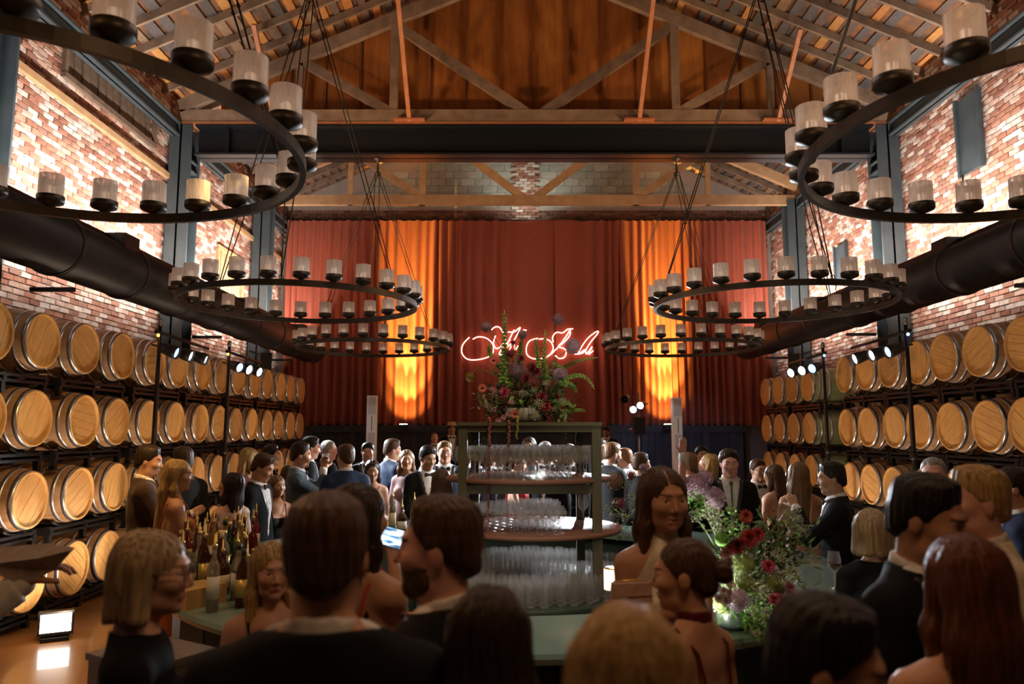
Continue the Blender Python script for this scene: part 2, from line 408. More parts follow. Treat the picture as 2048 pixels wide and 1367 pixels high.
# longitudinal purlin (timber ledge) and steel eave beams
def beam_thing(name, label, a, b, w, h, m, cat='beam', group=None):
    a = Vector(a); b = Vector(b); c = (a+b)/2
    o = MB().bar(a-c, b-c, w, h).obj(name, m, None, c); return tag(o, label, cat, group)
def ibeam(mb, a, b, w, h, t=.03, up=(0, 0, 1)):
    a = Vector(a); b = Vector(b); u = Vector(up)
    mb.bar(a, b, t, h, up=up)
    for s in (-1, 1):
        off = u*(s*(h/2-t/2)); mb.bar(a+off, b+off, w, t, up=up)
    return mb
for X, s, nm in ((-6.12, 1, 'left'), (6.93, -1, 'right')):
    tag(ibeam(MB(), (0, -6, 0), (0, 6.9, 0), .18, .26).obj('eave_beam', STEEL, None, (X, 13, 7.46)),
        'long blue grey steel beam running along the top of the %s brick wall' % nm, 'beam')
beam_thing('wall_ledge', 'slim pinkish timber ledge running along the left brick wall below the planks', (-6.22, 7, 6.58), (-6.22, 19.9, 6.58), .07, .10, NEWT)
# ---- steel frames at Y 8.7, 13.3, 17.8
for Y, nth in ((8.2, 'nearest'), (13.3, 'middle'), (17.75, 'farthest')):
    for X, s, sd in ((-6.02, 1, 'left'), (6.83, -1, 'right')):
        t = thing('steel_column', '%s blue grey steel column standing against the %s brick wall' % (nth, sd), 'column', (X, Y, 0))
        ibeam(MB(), (0, 0, 0), (0, 0, 7.55), .40, .40, .035, up=(0, 1, 0)).obj('shaft', STEEL, t)
        if Y < 14:
            b = MB(); b.box((0, 0, 6.9), (.36, .36, .03)); b.box((0, 0, 6.72), (.36, .36, .03)); b.obj('stiffener_plate', STEEL, t)
t = thing('steel_girder', 'deep black steel girder spanning the hall below the wooden partition', 'beam', (XM, 13.33, 6.99))
ibeam(MB(), (XL-XM+.52, 0, .285), (XR-XM-.5, 0, .285), .42, .57, .035).obj('flanged_beam', GIRD, t)
for x in (-5.6, 5.6):
    MB().box((0, 0, 0), (.02, .38, .5)).obj('stiffener_plate', GIRD, t, (x, 0, .285))
tag(quad_box('wooden_plate', XL+.1, XR-.1, 13.14, 13.5, 7.565, 7.62, COPPERW), 'orange stained timber plate lying along the top of the black steel girder', 'plank')
# ---- trusses
def truss(Y, label, tm, zc):
    t = thing('roof_truss', label, 'truss', (XM, Y, zc)); W = 6.55; z0 = .12
    def bar(nm, a, b, w=.14, h=.19): 
        MB().bar((a[0], a[1] if len(a) > 2 else 0, a[-1]), (b[0], b[1] if len(b) > 2 else 0, b[-1]), w, h, up=(0, 1, 0)).obj(nm, tm, t)
    top = lambda x: 10.93 - zc - SL*abs(x) - .13
    bar('bottom_chord', (-W, z0), (W, z0), .24, .12)
    for s in (-1, 1):
        bar('top_chord', (0, top(0)), (s*W, top(W)), .24, .12)
        bar('post', (s*2.6, 0), (s*2.6, top(2.6)), .15, .10)
        bar('diagonal_brace', (s*2.6, top(2.6)-.12), (s*.12, z0+.05), .18, .09)
        bar('diagonal_brace', (s*4.35, top(4.35)-.05), (s*2.6, z0+.05), .17, .09)
        bar('short_post', (s*4.35, 0), (s*4.35, top(4.35)), .12, .09)
truss(13.22, 'weathered timber truss standing on the black steel girder before the plywood partition', TIMBER, 7.62)
truss(17.7, 'pale timber truss with low bottom chord above the top of the red curtain', NEWT, 7.45)
# slanted copper coloured struts rising from the girder towards the viewer
for px, lab, rise in ((-4.33, 'leftmost', 1.15), (-1.87, 'second from left', 2.1), (2.32, 'third from left', 2.1), (4.85, 'rightmost', 1.1)):
    t = thing('slanted_strut', 'copper coloured slanted strut rising from the girder, %s of the four' % lab, 'strut', (px, 13.1, 7.62), group='slanted struts on the girder')
    MB().bar((0, 0, 0), (0, -1.08*rise, rise), .07, .07).obj('strut_rod', COPPERW, t)
    MB().box((0, .02, .012), (.55, .2, .025)).obj('foot_plate', COPPERW, t)
# ---- plywood partition above the girder
t = thing('plywood_partition', 'orange plywood partition with upright battens above the black girder', 'partition', (XM, 13.62, 7.6))
xs = [-5.95 + .66*i for i in range(19)]
for i, x in enumerate(xs[:-1]):
    x0, x1 = x, xs[i+1]; top = lambda q: 10.98-7.6 - SL*abs(q)
    k = MB(); 
    for y in (0, .02): k.v += [(x0+.005, y, 0), (x1-.005, y, 0), (x1-.005, y, top(x1)), (x0+.005, y, top(x0))]
    if x0 < 0 < x1:
        k.v[2:4] = [(x1, 0, top(x1)), (x0, 0, top(x0))]
    k.f = [(0, 1, 2, 3), (7, 6, 5, 4), (0, 4, 5, 1), (1, 5, 6, 2), (2, 6, 7, 3), (3, 7, 4, 0)]; k.m = [0]*6; k.sm = [False]*6
    k.obj('plywood_panel', PLY, t)
for x in xs[1:-1]:
    MB().box((0, -.03, (10.98-7.6-SL*abs(x))/2), (.045, .06, 10.98-7.6-SL*abs(x))).obj('batten', BATTEN, t, (x, 0, 0))
# ---- ducts
def duct(X, y0, y1, Z, r, boxes, label):
    t = thing('air_duct', label, 'duct', (X, (y0+y1)/2, Z)); h = (y1-y0)/2
    pr = [(r*.6, -h), (r, -h), (r, h-.35), (r*.98, h-.15), (r*.8, h-.03), (0, h)]
    MB().lathe(pr, 32, axis='Y').obj('duct_tube', DUCT, t)
    y = -h+1.2
    while y < h-.5:
        MB().lathe([(r+.005, y-.02), (r+.02, y-.02), (r+.02, y+.02), (r+.005, y+.02)], 32, axis='Y').obj('joint_collar', DUCT, t); y += 1.5
    for by in boxes:
        b = MB(); yy = by-(y0+y1)/2; b.box((0.02, yy, r*.75), (.42, .36, .36)); b.obj('damper_box', BLACKP, t)
    for by in (8.9, 13.5, 17.9):
        b = MB(); yy = by-(y0+y1)/2; s = -1 if X < 0 else 1
        b.bar((s*.15, yy, -r-.04), (s*.68, yy, -r-.04), .05, .05); b.bar((0, yy, r+.03), (s*.68, yy, r+.03), .04, .04); b.obj('bracket', BLACK, t)
duct(-5.12, 5.5, 19.35, 4.07, .335, (9.45, 14.1, 17.6), 'long black round air duct running under the left upper wall')
duct(5.92, 5.5, 19.0, 4.12, .335, (9.85, 14.3, 17.4), 'long black round air duct running under the right upper wall')
for X, s, nm in ((-5.15, 1, 'left'), (5.95, -1, 'right')):
    tag(MB().box((0, 0, 0), (.10, 12.8, .06)).obj('uplight_trough', BLACK, None, (X, 12.4, 4.50 if X > 0 else 4.445)), 'slim dark uplight trough resting on top of the %s black duct' % nm, 'light fixture')
# ---- end wall: dark dado, stage, curtain
DARKW = mat('dark_stained_board', (.030, .034, .042), .5, c2=(.05, .058, .07), scale=3, stretch=(6, 6, .6), bump=.2, objr=.3)
t = thing('wall_paneling', 'dark blue black vertical board paneling along the end wall below the red curtain', 'paneling', (XM, 19.62, 0))
pm = [MB().box((0, 0, 1.06), (.168, .03, 2.12)).mesh('board', DARKW) for _ in range(2)]
for i in range(64):
    link('board', pm[i % 2], t, (-5.6+.176*i, R.uniform(-.006, .006), 0))
MB().box((0, -.05, 2.06), (11.3, .06, .19)).obj('top_rail', DARKW, t)
MB().box((0, -.05, .1), (11.3, .05, .2)).obj('bottom_rail', DARKW, t)
MB().box((0, .15, 1.1), (11.3, .2, 2.2)).obj('backing_frame', BLACK, t)
t = thing('stage', 'low black stage platform at the far end of the hall', 'stage', (.6, 17.2, 0))
MB().box((0, 0, .30), (7.6, 3.8, .06)).obj('deck', BLACKP, t)
for k in range(12): MB().box((-3.48+.633*k, -1.88, .135), (.61, .03, .27)).obj('skirt_panel', BLACK, t)
# curtain
VEL = mat('rust_velvet', (.27, .058, .030), .8, c2=(.36, .085, .045), scale=50, stretch=(1, 1, .6), bump=.3, bscale=220, sheen=.15)
VELG = mat('rust_velvet_gold_lit', (.42, .12, .03), .75, c2=(.50, .16, .04), scale=50, bump=.3, bscale=220, sheen=.35)  # velvet copy with gold light in its colour, on no panel
t = thing('velvet_curtain', 'huge pleated rust red velvet curtain covering the end wall behind the neon writing', 'curtain', (XM, 19.78, 2.15))
def drape(x0, x1, z1, z0=0, seed=0, m=VEL, amp=.12, per=.27):
    rr = random.Random(seed); nx = int((x1-x0)/.022); nz = 22; vs = []; fs = []
    ph = [0]; 
    for i in range(nx): ph.append(ph[-1] + 2*PI*.022/per*(1+.55*math.sin(i*.021+seed)+.35*math.sin(i*.0533+2*seed)))
    for j in range(nz+1):
        q = j/nz; z = z0 + (z1-z0)*q
        a = amp*(.75+.45*(1-q))
        for i in range(nx+1):
            x = x0 + (x1-x0)*i/nx
            p = ph[i]+.25*math.sin(q*3+i*.01)
            y = -a*(.5+.5*math.sin(p))**1.1 - .035*math.sin(i*.017+seed)*(1-q) - .02*math.sin(.5*p+1)
            vs.append((x+.012*math.sin(q*5+i*.02), y, z))
    for j in range(nz):
        for i in range(nx):
            a = j*(nx+1)+i; fs.append((a, a+1, a+nx+2, a+nx+1))
    MB().add(vs, fs, 0, True).obj('curtain_panel', m, t)
W = 5.4; ed = [-6.45, -4.0, -2.35, -.9, .75, 2.5, 4.3, 6.4]
for i in range(7):
    drape(ed[i]-.02, ed[i+1]+.02, 5.5, 0, i+1, VEL)
MB().tube([(-6.5, .05, 5.53), (6.5, .05, 5.53)], .03, 8).obj('curtain_pipe', BLACK, t)
MB().box((-.1, .06, 5.42), (12.9, .02, .18)).obj('heading_band', VEL, t)
# ================================================================ BARRELS AND RACKS
def barrel_parts(oak):
    L = .92; rh, rb = .285, .340
    def rad(x): return rh + (rb-rh)*(1-(2*x/L)**2)
    pr = [(rh-.022, -L/2+.035), (rh-.018, -L/2)] + [(rad(x), x) for x in np.linspace(-L/2, L/2, 13)] + [(rh-.018, L/2), (rh-.022, L/2-.035)]
    st = MB().lathe(pr, 36, axis='X').mesh('staves', oak)
    hd = MB(); n = 6; r = rh-.02                                       # head of six boards, cut by the circle
    for i in range(n):
        y0, y1 = -r+2*r*i/n, -r+2*r*(i+1)/n; g = .0018
        ys = np.linspace(y0+g, y1-g, 6); up = [(0.0, y, math.sqrt(max(r*r-y*y, 0))) for y in ys]
        loop = up + [(0, y, -z) for _, y, z in reversed(up)]
        k = len(loop); vs = [(.0016*(i % 2), b, c) for a, b, c in loop] + [(-.02, b, c) for a, b, c in loop]
        hd.add(vs, [tuple(range(k))] + [(q, q+k, (q+1) % k+k, (q+1) % k) for q in range(k)])
    head = hd.mesh('head', HEAD)
    hoops = []
    for x, wd in ((-.435, .045), (-.33, .035), (-.15, .035), (.15, .035), (.33, .035), (.435, .045)):
        x0, x1 = x-wd/2, x+wd/2
        hoops.append(MB().lathe([(rad(x0)-.002, x0), (rad(x0)+.004, x0), (rad(x1)+.004, x1), (rad(x1)-.002, x1)], 36, axis='X', cap=False).mesh('hoop', HOOP))
    rim = MB().lathe([(rh-.022, L/2-.03), (rh-.019, L/2+.002), (rh+.001, L/2+.002), (rh+.003, L/2-.02)], 36, axis='X', cap=False).mesh('rim', HEAD)
    bung = MB().lathe([(.028, 0), (.03, .012), (.0, .016)], 10).mesh('bung', mat('bung', (.3, .28, .22), .6))
    return st, head, hoops, rim, bung
BP = {0: barrel_parts(OAK), 1: barrel_parts(GOAK)}
NTH = ['first', 'second', 'third', 'fourth', 'fifth', 'sixth', 'seventh', 'eighth', 'ninth', 'tenth', 'eleventh', 'twelfth', 'thirteenth', 'fourteenth', 'fifteenth', 'sixteenth', 'seventeenth', 'eighteenth', 'nineteenth', 'twentieth', 'twenty-first', 'twenty-second', 'twenty-third', 'twenty-fourth', 'twenty-fifth']
def barrel(x, y, z, flip, label, group, kind=0, rz=0):
    st, head, hoops, rim, bung = BP[kind]; L = .92
    t = thing('wine_barrel', label, 'barrel', (x, y, z), (PI if flip else 0)+rz, group)
    a = R.uniform(0, 2*PI)
    link('staves', st, t)
    link('head', head, t, (L/2-.028, 0, 0), (a, 0, 0)); link('head', head, t, (-L/2+.028, 0, 0), (a, PI, 0))
    for h in hoops: link('hoop', h, t)
    link('rim', rim, t)
    link('bung', bung, t, (0, 0, .345))
def rack_meshes():
    r = {}
    b = MB(); b.bar((0, -.69, 0), (0, .69, 0), .06, .03); r['rail'] = b.mesh('rail', BLACK)
    b = MB()
    b.bar((-.34, 0, 0), (.34, 0, 0), .05, .05); r['crossbar'] = b.mesh('crossbar', BLACK)
    b = MB(); b.box((0, 0, 0), (.055, .055, .20)); b.box((0, 0, -.10), (.10, .10, .012)); r['foot'] = b.mesh('foot', BLACK)
    b = MB(); pts = [(0, .36*math.sin(a), .345-.36*math.cos(a)) for a in np.linspace(-.62, .62, 7)]
    b.tube(pts, .018, 6); r['cradle'] = b.mesh('cradle', BLACK)
    return r
RM = rack_meshes()
def rack(x, y, z, label, group, step=.40):
    """z = underside of the barrels it carries"""
    t = thing('barrel_rack', label, 'rack', (x, y, z), 0, group)
    for dx in (-.30, .30):
        link('rail', RM['rail'], t, (dx, 0, -.025)); link('rail', RM['rail'], t, (dx, 0, -.082))
        for k in (-1, 1): link('cradle', RM['cradle'], t, (dx, k*step, 0))
        for k in (-.66, 0, .66): link('foot', RM['foot'], t, (dx, k, -.10))
    for k in (-.66, 0, .66): link('crossbar', RM['crossbar'], t, (0, k, -.06))
rows_l = [2.93, 2.13, 1.32, .51]; RN = ['top', 'second', 'third', 'bottom']
for r, z in enumerate(rows_l):
    for k in range(-1, 13):
        y = 7.73 + .80*k + R.uniform(-.025, .025)
        barrel(-4.85-.46+R.uniform(-.03, .03), y, z+R.uniform(-.01, .01), False,
               'oak wine barrel, %s row of the left rack, %s from the camera' % (RN[r], NTH[k+1]),
               'barrels in the left rack')
    for k in range(7):
        rack(-5.3, 8.13+1.6*k-.8*(1), z-.345, 'black steel rack under the %s barrel row on the left, %s from the camera' % (RN[r], NTH[k]), 'black racks on the left', .40)
rows_r = [2.90, 2.06, 1.22, .40]
for r, z in enumerate(rows_r):
    for k in range(-1, 7):
        y = 7.75 + .70*k + R.uniform(-.004, .004)
        barrel(5.3+.46+R.uniform(-.03, .03), y, z, True,
               'oak wine barrel, %s row of the near right rack, %s from the camera' % (RN[r], NTH[k+1]), 'barrels in the near right rack')
    for k in range(4):
        rack(5.75, 7.4+1.40*k, z-.345, 'black steel rack under the %s barrel row, near right, %s from the camera' % (RN[r], NTH[k]), 'black racks on the near right', .35)
for r, z in enumerate([2.86, 2.06, 1.26, .46]):
    for k in range(4):
        barrel(5.62+.46, 14.3+.80*k, z, True,
               'wine barrel, %s row of the far right rack, %s from its near end' % (RN[r], NTH[k]), 'barrels in the far right rack', 1 if k == 0 else 0)
    for k in range(2):
        rack(6.06, 14.7+1.6*k, z-.345, 'black steel rack under the %s barrel row of the far right stack, %s' % (RN[r], ('near half', 'far half')[k]), 'black racks on the far right')
# ================================================================ CHANDELIERS
def shade_mat():
    m = mat('seeded_glass_shade', (.92, .85, .80), .30, spec=.5, alpha=1)
    nt = m.node_tree; N = nt.nodes; L = nt.links; b = N['Principled BSDF']
    tc = N.new('ShaderNodeTexCoord'); mp = N.new('ShaderNodeMapping'); mp.inputs['Scale'].default_value = (60, 60, 5)
    n = N.new('ShaderNodeTexNoise'); n.inputs['Scale'].default_value = 1; n.inputs['Detail'].default_value = 4
    L.new(tc.outputs['Object'], mp.inputs[0]); L.new(mp.outputs[0], n.inputs['Vector'])
    r = N.new('ShaderNodeMapRange'); r.inputs['From Min'].default_value = .35; r.inputs['From Max'].default_value = .65
    r.inputs['To Min'].default_value = .42; r.inputs['To Max'].default_value = .92
    L.new(n.outputs[0], r.inputs[0]); L.new(r.outputs[0], b.inputs['Alpha'])
    bn = N.new('ShaderNodeBump'); bn.inputs['Strength'].default_value = .35; bn.inputs['Distance'].default_value = .004
    L.new(n.outputs[0], bn.inputs['Height']); L.new(bn.outputs[0], b.inputs['Normal'])
    # light passes through the frosted wall
    tr = N.new('ShaderNodeBsdfTranslucent'); tr.inputs[0].default_value = (.92, .84, .78, 1)
    mx = N.new('ShaderNodeMixShader'); mx.inputs[0].default_value = .48
    out = N['Material Output']; L.new(b.outputs[0], mx.inputs[1]); L.new(tr.outputs[0], mx.inputs[2])
    tb = N.new('ShaderNodeBsdfTransparent'); m2 = N.new('ShaderNodeMixShader'); L.new(r.outputs[0], m2.inputs[0])
    L.new(tb.outputs[0], m2.inputs[1]); L.new(mx.outputs[0], m2.inputs[2]); L.new(m2.outputs[0], out.inputs[0])
    b.inputs['Alpha'].default_value = 1
    for l in list(b.inputs['Alpha'].links): L.remove(l)
    return m
SHADE = shade_mat()
WAX = mat('candle_wax_glow', (.80, .74, .64), .5, emit=(1, .72, .52), es=1.1)  # glow put into the wax to brighten the shades around it
SH = .078; HH = .185
shade_me = MB().lathe([(SH, 0), (SH, HH), (SH-.004, HH), (SH-.004, .003), (0, .003)], 24, cap=False)
shade_me = shade_me.mesh('glass_shade', SHADE)
cup_me = MB().lathe([(0.014, -.028), (.030, -.02), (SH+.002, 0), (SH+.008, .012), (SH+.008, .048), (SH+.002, .048), (SH+.002, .01), (.0, .008)], 24).mesh('candle_cup', IRON)
wick_me = MB().lathe([(.026, 0), (.028, .10), (.022, .105), (.004, .10)], 12).tube([(0, 0, .10), (0, 0, .118)], .002, 4).mesh('candle', WAX)
def chandelier(x, y, label, Rr=1.335, z=3.47, hub=6.95, N_=26):
    t = thing('ring_chandelier', label, 'chandelier', (x, y, z), R.uniform(0, .2), 'iron ring chandeliers')
    b = MB(); ro, ri, h = Rr+.017, Rr-.017, .062
    b.lathe([(ri, -h/2), (ro, -h/2), (ro, h/2), (ri, h/2), (ri, -h/2)], 96, smooth=False)
    b.f = b.f[:96*4]; b.m = b.m[:96*4]; b.sm = [False]*(96*4)
    b.obj('ring', IRON, t)
    for i in range(N_):
        a = 2*PI*i/N_; p = (Rr*math.cos(a), Rr*math.sin(a), h/2+.028)
        c = link('candle_cup', cup_me, t, p)
        link('glass_shade', shade_me, c, (0, 0, .008)); link('candle', wick_me, c, (0, 0, .01))
    H = hub-z-.30
    for k in range(3):
        a = 2*PI*k/3+.5
        for da in (-.16, .16):
            c1 = Vector((Rr*math.cos(a+da*0), Rr*math.sin(a+da*0), h/2)); e = Vector((.05*math.cos(a+da*6), .05*math.sin(a+da*6), H))
            m1 = c1.lerp(e, .28) + Vector((-math.sin(a), math.cos(a), 0))*da*.25
            rb = MB(); rb.tube([c1, m1], .007, 6); rb.tube([m1, e], .007, 6)
            rb.ball(m1, .016, 6); rb.obj('hanging_rod', IRON, t)
        rg = MB(); rg.tube([c1 + Vector((.022*math.cos(q)*-math.sin(a), .022*math.cos(q)*math.cos(a), .02+.022*math.sin(q))) for q in np.linspace(0, 2*PI, 13)[:-1]], .005, 6, closed=True)
        rg.obj('ring_link', IRON, t)
    MB().lathe([(.01, H-.03), (.055, H), (.06, H+.03), (.02, H+.06), (.02, H+.27), (.07, H+.29), (.075, H+.31)], 16).obj('hub', IRON, t)
for y, w_ in ((3.75, 'nearest'), (8.65, 'middle'), (13.33, 'farthest')):
    # the first hangs from the near bay, the next two from the steel frames
    chandelier(-2.47, y, 'iron ring chandelier with frosted glass candle shades, %s on the left side' % w_, hub=6.98 if y > 9 else 7.62)
    chandelier(3.03 if y > 4 else 2.93, y, 'iron ring chandelier with frosted glass candle shades, %s on the right side' % w_, hub=6.98 if y > 9 else 7.62)
# near bay steel girder that carries the second pair (above the frame of the photograph)
for y, nm in ((8.65, 'near steel girder carrying the middle pair of ring chandeliers'), (3.75, 'steel girder over the camera carrying the nearest pair of ring chandeliers')):
    tag(ibeam(MB(), (XL-XM+.52, 0, .285), (XR-XM-.5, 0, .285), .42, .57, .035).obj('steel_girder', STEEL, None, (XM, y, 7.64)), nm, 'beam')

# ================================================================ LIGHT STANDS, SPEAKERS
LENSW = mat('lamp_lens_white', (1, 1, 1), .3, emit=(.85, .93, 1), es=28)
LENSG = mat('lamp_lens_warm', (1, 1, 1), .3, emit=(1, .80, .55), es=22)
BLUELED = mat('blue_led', (.1, .2, 1), .3, emit=(.2, .45, 1), es=5)
ORLED = mat('orange_led', (1, .3, .05), .3, emit=(1, .3, .04), es=8)
def par_can(name, label, loc, aim, lens, r=.09, parent=None, group=None):
    """spot lamp: body, lens and yoke; the body points along local +Z"""
    d = (Vector(aim)-Vector(loc)).to_track_quat('Z', 'Y').to_euler()
    if parent: t = bpy.data.objects.new(name, None); COL.objects.link(t); t.parent = parent
    else: t = thing(name, label, 'spotlight', loc, 0, group)
    t.location = loc; t.rotation_euler = d
    bm_ = MB().lathe([(.03, -.22), (.06, -.20), (r*.85, -.12), (r, -.02), (r, .05), (r-.008, .05), (r-.012, .0)], 16)
    bm_.obj('lamp_body', BLACKP, t) if not parent else bm_.obj('lamp_body', BLACKP, t)
    MB().lathe([(0, .028), (r-.012, .02)], 16).obj('lens', lens, t)
    MB().tube([(r+.02, 0, -.06), (r+.02, 0, -.26), (0, 0, -.32), (-r-.02, 0, -.26), (-r-.02, 0, -.06)], .009, 6).obj('yoke', BLACK, t)
    return t
def light_stand(x, y, dirn, label, n):
    t = thing('light_stand', label, 'light stand', (x, y, 0))
    MB().tube([(0, 0, .05), (0, 0, 1.7), (0, 0, 3.32)], [.03, .03, .022], 10).obj('pole', BLACK, t)
    MB().lathe([(.045, 1.66), (.05, 1.7), (.045, 1.76)], 10).obj('collar', BLACK, t)
    MB().lathe([(.02, 3.30), (.035, 3.33), (.03, 3.38), (.012, 3.40)], 10).obj('top_knob', mat('grey_metal', (.3, .3, .32), .3, .8), t)
    for k in range(3):
        a = 2*PI*k/3+.3; MB().tube([(0, 0, .75), (.28*math.cos(a), .28*math.sin(a), .03)], .014, 6).obj('leg', BLACK, t)
    MB().tube([(0, -.1, 3.22), (0, dirn*1.5, 3.18)], .022, 8).obj('crossbar', BLACK, t)
    MB().ball((0, -.04, 3.18), .02, 8).obj('status_light', ORLED if x < 0 else BLUELED, t)
    return t
for x, y, sd, e in ((-4.38, 9.25, 'left', 'near'), (-4.38, 11.55, 'left', 'far'), (4.85, 9.15, 'right', 'near'), (4.9, 11.75, 'right', 'far')):
    light_stand(x, y, 1, 'tall black light stand in front of the barrels, %s one on the %s side' % (e, sd), 3)
    for k, q in enumerate((.42, .85, 1.35)):
        aim = (.3, 9.6+.8*k, 1.4) if x < 0 else (.2, 9.0+.7*k, 1.5)
        par_can('spotlight', 'black stage spotlight on the %s %s light stand, %s from its pole' % (e, sd, NTH[k]), (x, y+q, 3.02), aim,
                LENSW if (k != 0) else BLUELED, .085, group='stage spotlights on the stands')
# far stand right of the flowers
p = P(1277, 800, 14.7)
t = thing('light_stand', 'thin black light stand on the stage side carrying a cluster of chrome lamps', 'light stand', (p.x, 14.7, 0))
MB().tube([(0, 0, 0), (0, 0, 2.75)], .016, 8).obj('pole', mat('grey_metal', (.3, .3, .32), .3, .8), t)
for k in range(3):
    a = 2*PI*k/3; MB().tube([(0, 0, .6), (.4*math.cos(a), .4*math.sin(a), .02)], .012, 6).obj('leg', BLACK, t)
MB().box((0, 0, 2.1), (.22, .2, .34)).obj('dimmer_pack', BLACKP, t)
for k, (dx, dz) in enumerate(((-.28, .62), (-.12, .42), (.02, .50))):
    par_can('spotlight', 'small spotlight in the chrome cluster beside the right white speaker, %s from left' % NTH[k], (p.x+dx, 14.6, 2.0+dz), (.2, 9, 1.4), LENSW if k else BLACKP, .075, group='lamps of the far cluster')
# floor uplights
for k, (x, y, sd, nm) in enumerate(((-3.8, 8.9, -1, 'left floor behind the man in the dark suit'), (-3.8, 11.4, -1, 'left floor behind the crowd'), (-3.8, 14.6, -1, 'left floor near the stage'), (4.3, 7.0, 1, 'right floor nearest the camera'), (4.3, 9.4, 1, 'right floor second from the camera'), (4.3, 11.6, 1, 'right floor third from the camera'))):
    par_can('floor_uplight', 'small black uplight glowing gold on the ' + nm, (x+.0*sd, y, .17), (x+sd*1.3, y+.3, 1.2), LENSG, .10, group='floor uplights')
# a bright flat flood lamp by the left rack, seen at the lower left
t = thing('flood_lamp', 'glowing flat flood lamp on the floor before the lowest left barrels', 'flood light', tuple(P(113, 1232, 7.55)), .5)
q = t.location; t.location = (q.x, q.y, 0)
MB().box((0, 0, .16), (.30, .10, .22)).obj('housing', BLACKP, t)
MB().box((0, -.053, .165), (.26, .006, .17)).obj('lens', mat('flood_lens', (1, 1, 1), .3, emit=(1, .86, .72), es=9), t)
MB().box((0, 0, .02), (.24, .2, .03)).obj('foot', BLACK, t)
# slim up-lamp on the bar side at left of the bottles (bright lens seen between the guests)
par_can('spotlight', 'black spotlight with bluish white lens standing among the guests left of the bottles', tuple(P(395, 985, 8.2)), tuple(P(380, 900, 7.6)), LENSW, .09)
q = P(395, 985, 8.2)
t = thing('light_stand', 'short black stand under the spotlight among the guests on the left', 'light stand', (q.x, 8.2, 0))
MB().tube([(0, 0, 0), (0, 0, q.z-.2)], .015, 6).obj('pole', BLACK, t)
MB().lathe([(.18, 0), (.18, .015), (.02, .03)], 16).obj('base', BLACK, t)
# white column speakers
WPL = mat('white_speaker_shell', (.85, .84, .86), .45); GRILL = mat('speaker_grille', (.62, .62, .65), .7, c2=(.50, .50, .54), scale=160)
for px, top, Y, lab in ((745, 791, 13.6, 'left'), (1352, 795, 13.6, 'right')):
    q = P(px, top, Y); t = thing('column_speaker', 'slender white column loudspeaker standing before the curtain on the %s' % lab, 'speaker', (q.x, Y, 0)); H = q.z
    b = MB(); b.box((0, 0, .02), (.4, .4, .04)); b.obj('base_plate', WPL, t)
    b = MB(); b.box((0, 0, (H+.04)/2), (.165, .16, H-.04)); b.obj('shell', WPL, t)
    for z0, z1 in ((H-.33, H-.03), (H-1.05, H-.66)):
        MB().box((0.01, -.082, (z0+z1)/2), (.13, .01, z1-z0)).obj('grille', GRILL, t)
    MB().box((0.01, -.082, H-.5), (.014, .008, .27)).obj('slot', mat('dark_slot', (.1, .1, .11), .6), t)
# black hanging speakers
def wall_speaker(loc, aim, label, s=1.0):
    t = thing('wall_speaker', label, 'speaker', loc, math.atan2(aim[0], -aim[1]))
    MB().box((0, 0, 0), (.34*s, .32*s, .52*s)).obj('cabinet', BLACKP, t)
    MB().box((0, -.165*s, 0), (.30*s, .012, .47*s)).obj('grille', mat('dark_grille', (.02, .02, .02), .8), t)
    MB().bar((0, .1*s, .2*s), (-.3 if loc[0] < 0 else .3, .3, .35*s), .04, .04).obj('bracket', BLACK, t)
wall_speaker((-5.45, 7.33, 3.47), (.6, -1), 'black wall speaker below the left duct at the left edge', .85)
wall_speaker((-5.35, 16.2, 3.50), (.5, -1), 'small black speaker below the left duct far down the hall', .7)
wall_speaker((6.2, 16.4, 3.50), (-.5, -1), 'small black speaker below the right duct above the far barrels', .7)
# curtain uplight boxes on the dado rail
for x, lab in ((-2.75, 'left'), (3.95, 'right')):
    t = thing('curtain_uplight', 'small black uplight at the foot of the golden strip of curtain, %s one' % lab, 'light fixture', (x, 19.1, 2.05))
    MB().box((0, 0, .06), (.22, .16, .13)).obj('housing', BLACKP, t)
    MB().box((0, 0, .128), (.18, .12, .01)).obj('lens', LENSG, t)
    MB().box((0, .2, 0), (.10, .6, .02)).obj('bracket', BLACK, t)
# ---- neon writing: hand drawn tube script, in the plane of the curtain
NEON = mat('neon_tube', (1, .7, .65), .3, emit=(1, .42, .33), es=7)
t = thing('neon_sign', 'looping pinkish white neon handwriting glowing on the red curtain above the flowers', 'neon sign', (.3, 19.55, 3.6))
t.location = P(1050, 690, 19.62)
nz0 = t.location.copy()
def neon(pts, name='neon_stroke'):
    c = [P(900+x*320/1620, 600+y*320/1620, 19.62) - nz0 for x, y in pts]
    # Catmull-Rom through the points
    out = []
    for i in range(len(c)-1):
        p0, p1, p2, p3 = c[max(i-1, 0)], c[i], c[i+1], c[min(i+2, len(c)-1)]
        for k in range(6):
            s = k/6
            out.append(.5*((2*p1) + (p2-p0)*s + (2*p0-5*p1+4*p2-p3)*s*s + (3*p1-p0-3*p2+p3)*s**3))
    out.append(c[-1])
    MB().tube(out, .0105, 6).obj(name, NEON, t)
neon([(195, 375), (130, 450), (120, 530), (165, 590), (240, 605), (340, 590), (420, 555), (440, 500), (430, 440), (370, 385), (290, 370), (230, 395)])
neon([(420, 300), (460, 270), (510, 285), (560, 400), (480, 490), (440, 440), (460, 360)])
neon([(585, 320), (650, 320), (710, 275), (690, 330), (630, 440), (590, 520), (500, 550), (540, 470), (610, 400)])
neon([(650, 300), (600, 400), (580, 470), (640, 430), (660, 500), (690, 460)])
neon([(740, 300), (775, 305)])
neon([(890, 385), (810, 410), (775, 470), (780, 550), (840, 590), (920, 590), (1000, 560), (1045, 490), (1020, 420), (960, 390), (900, 395)])
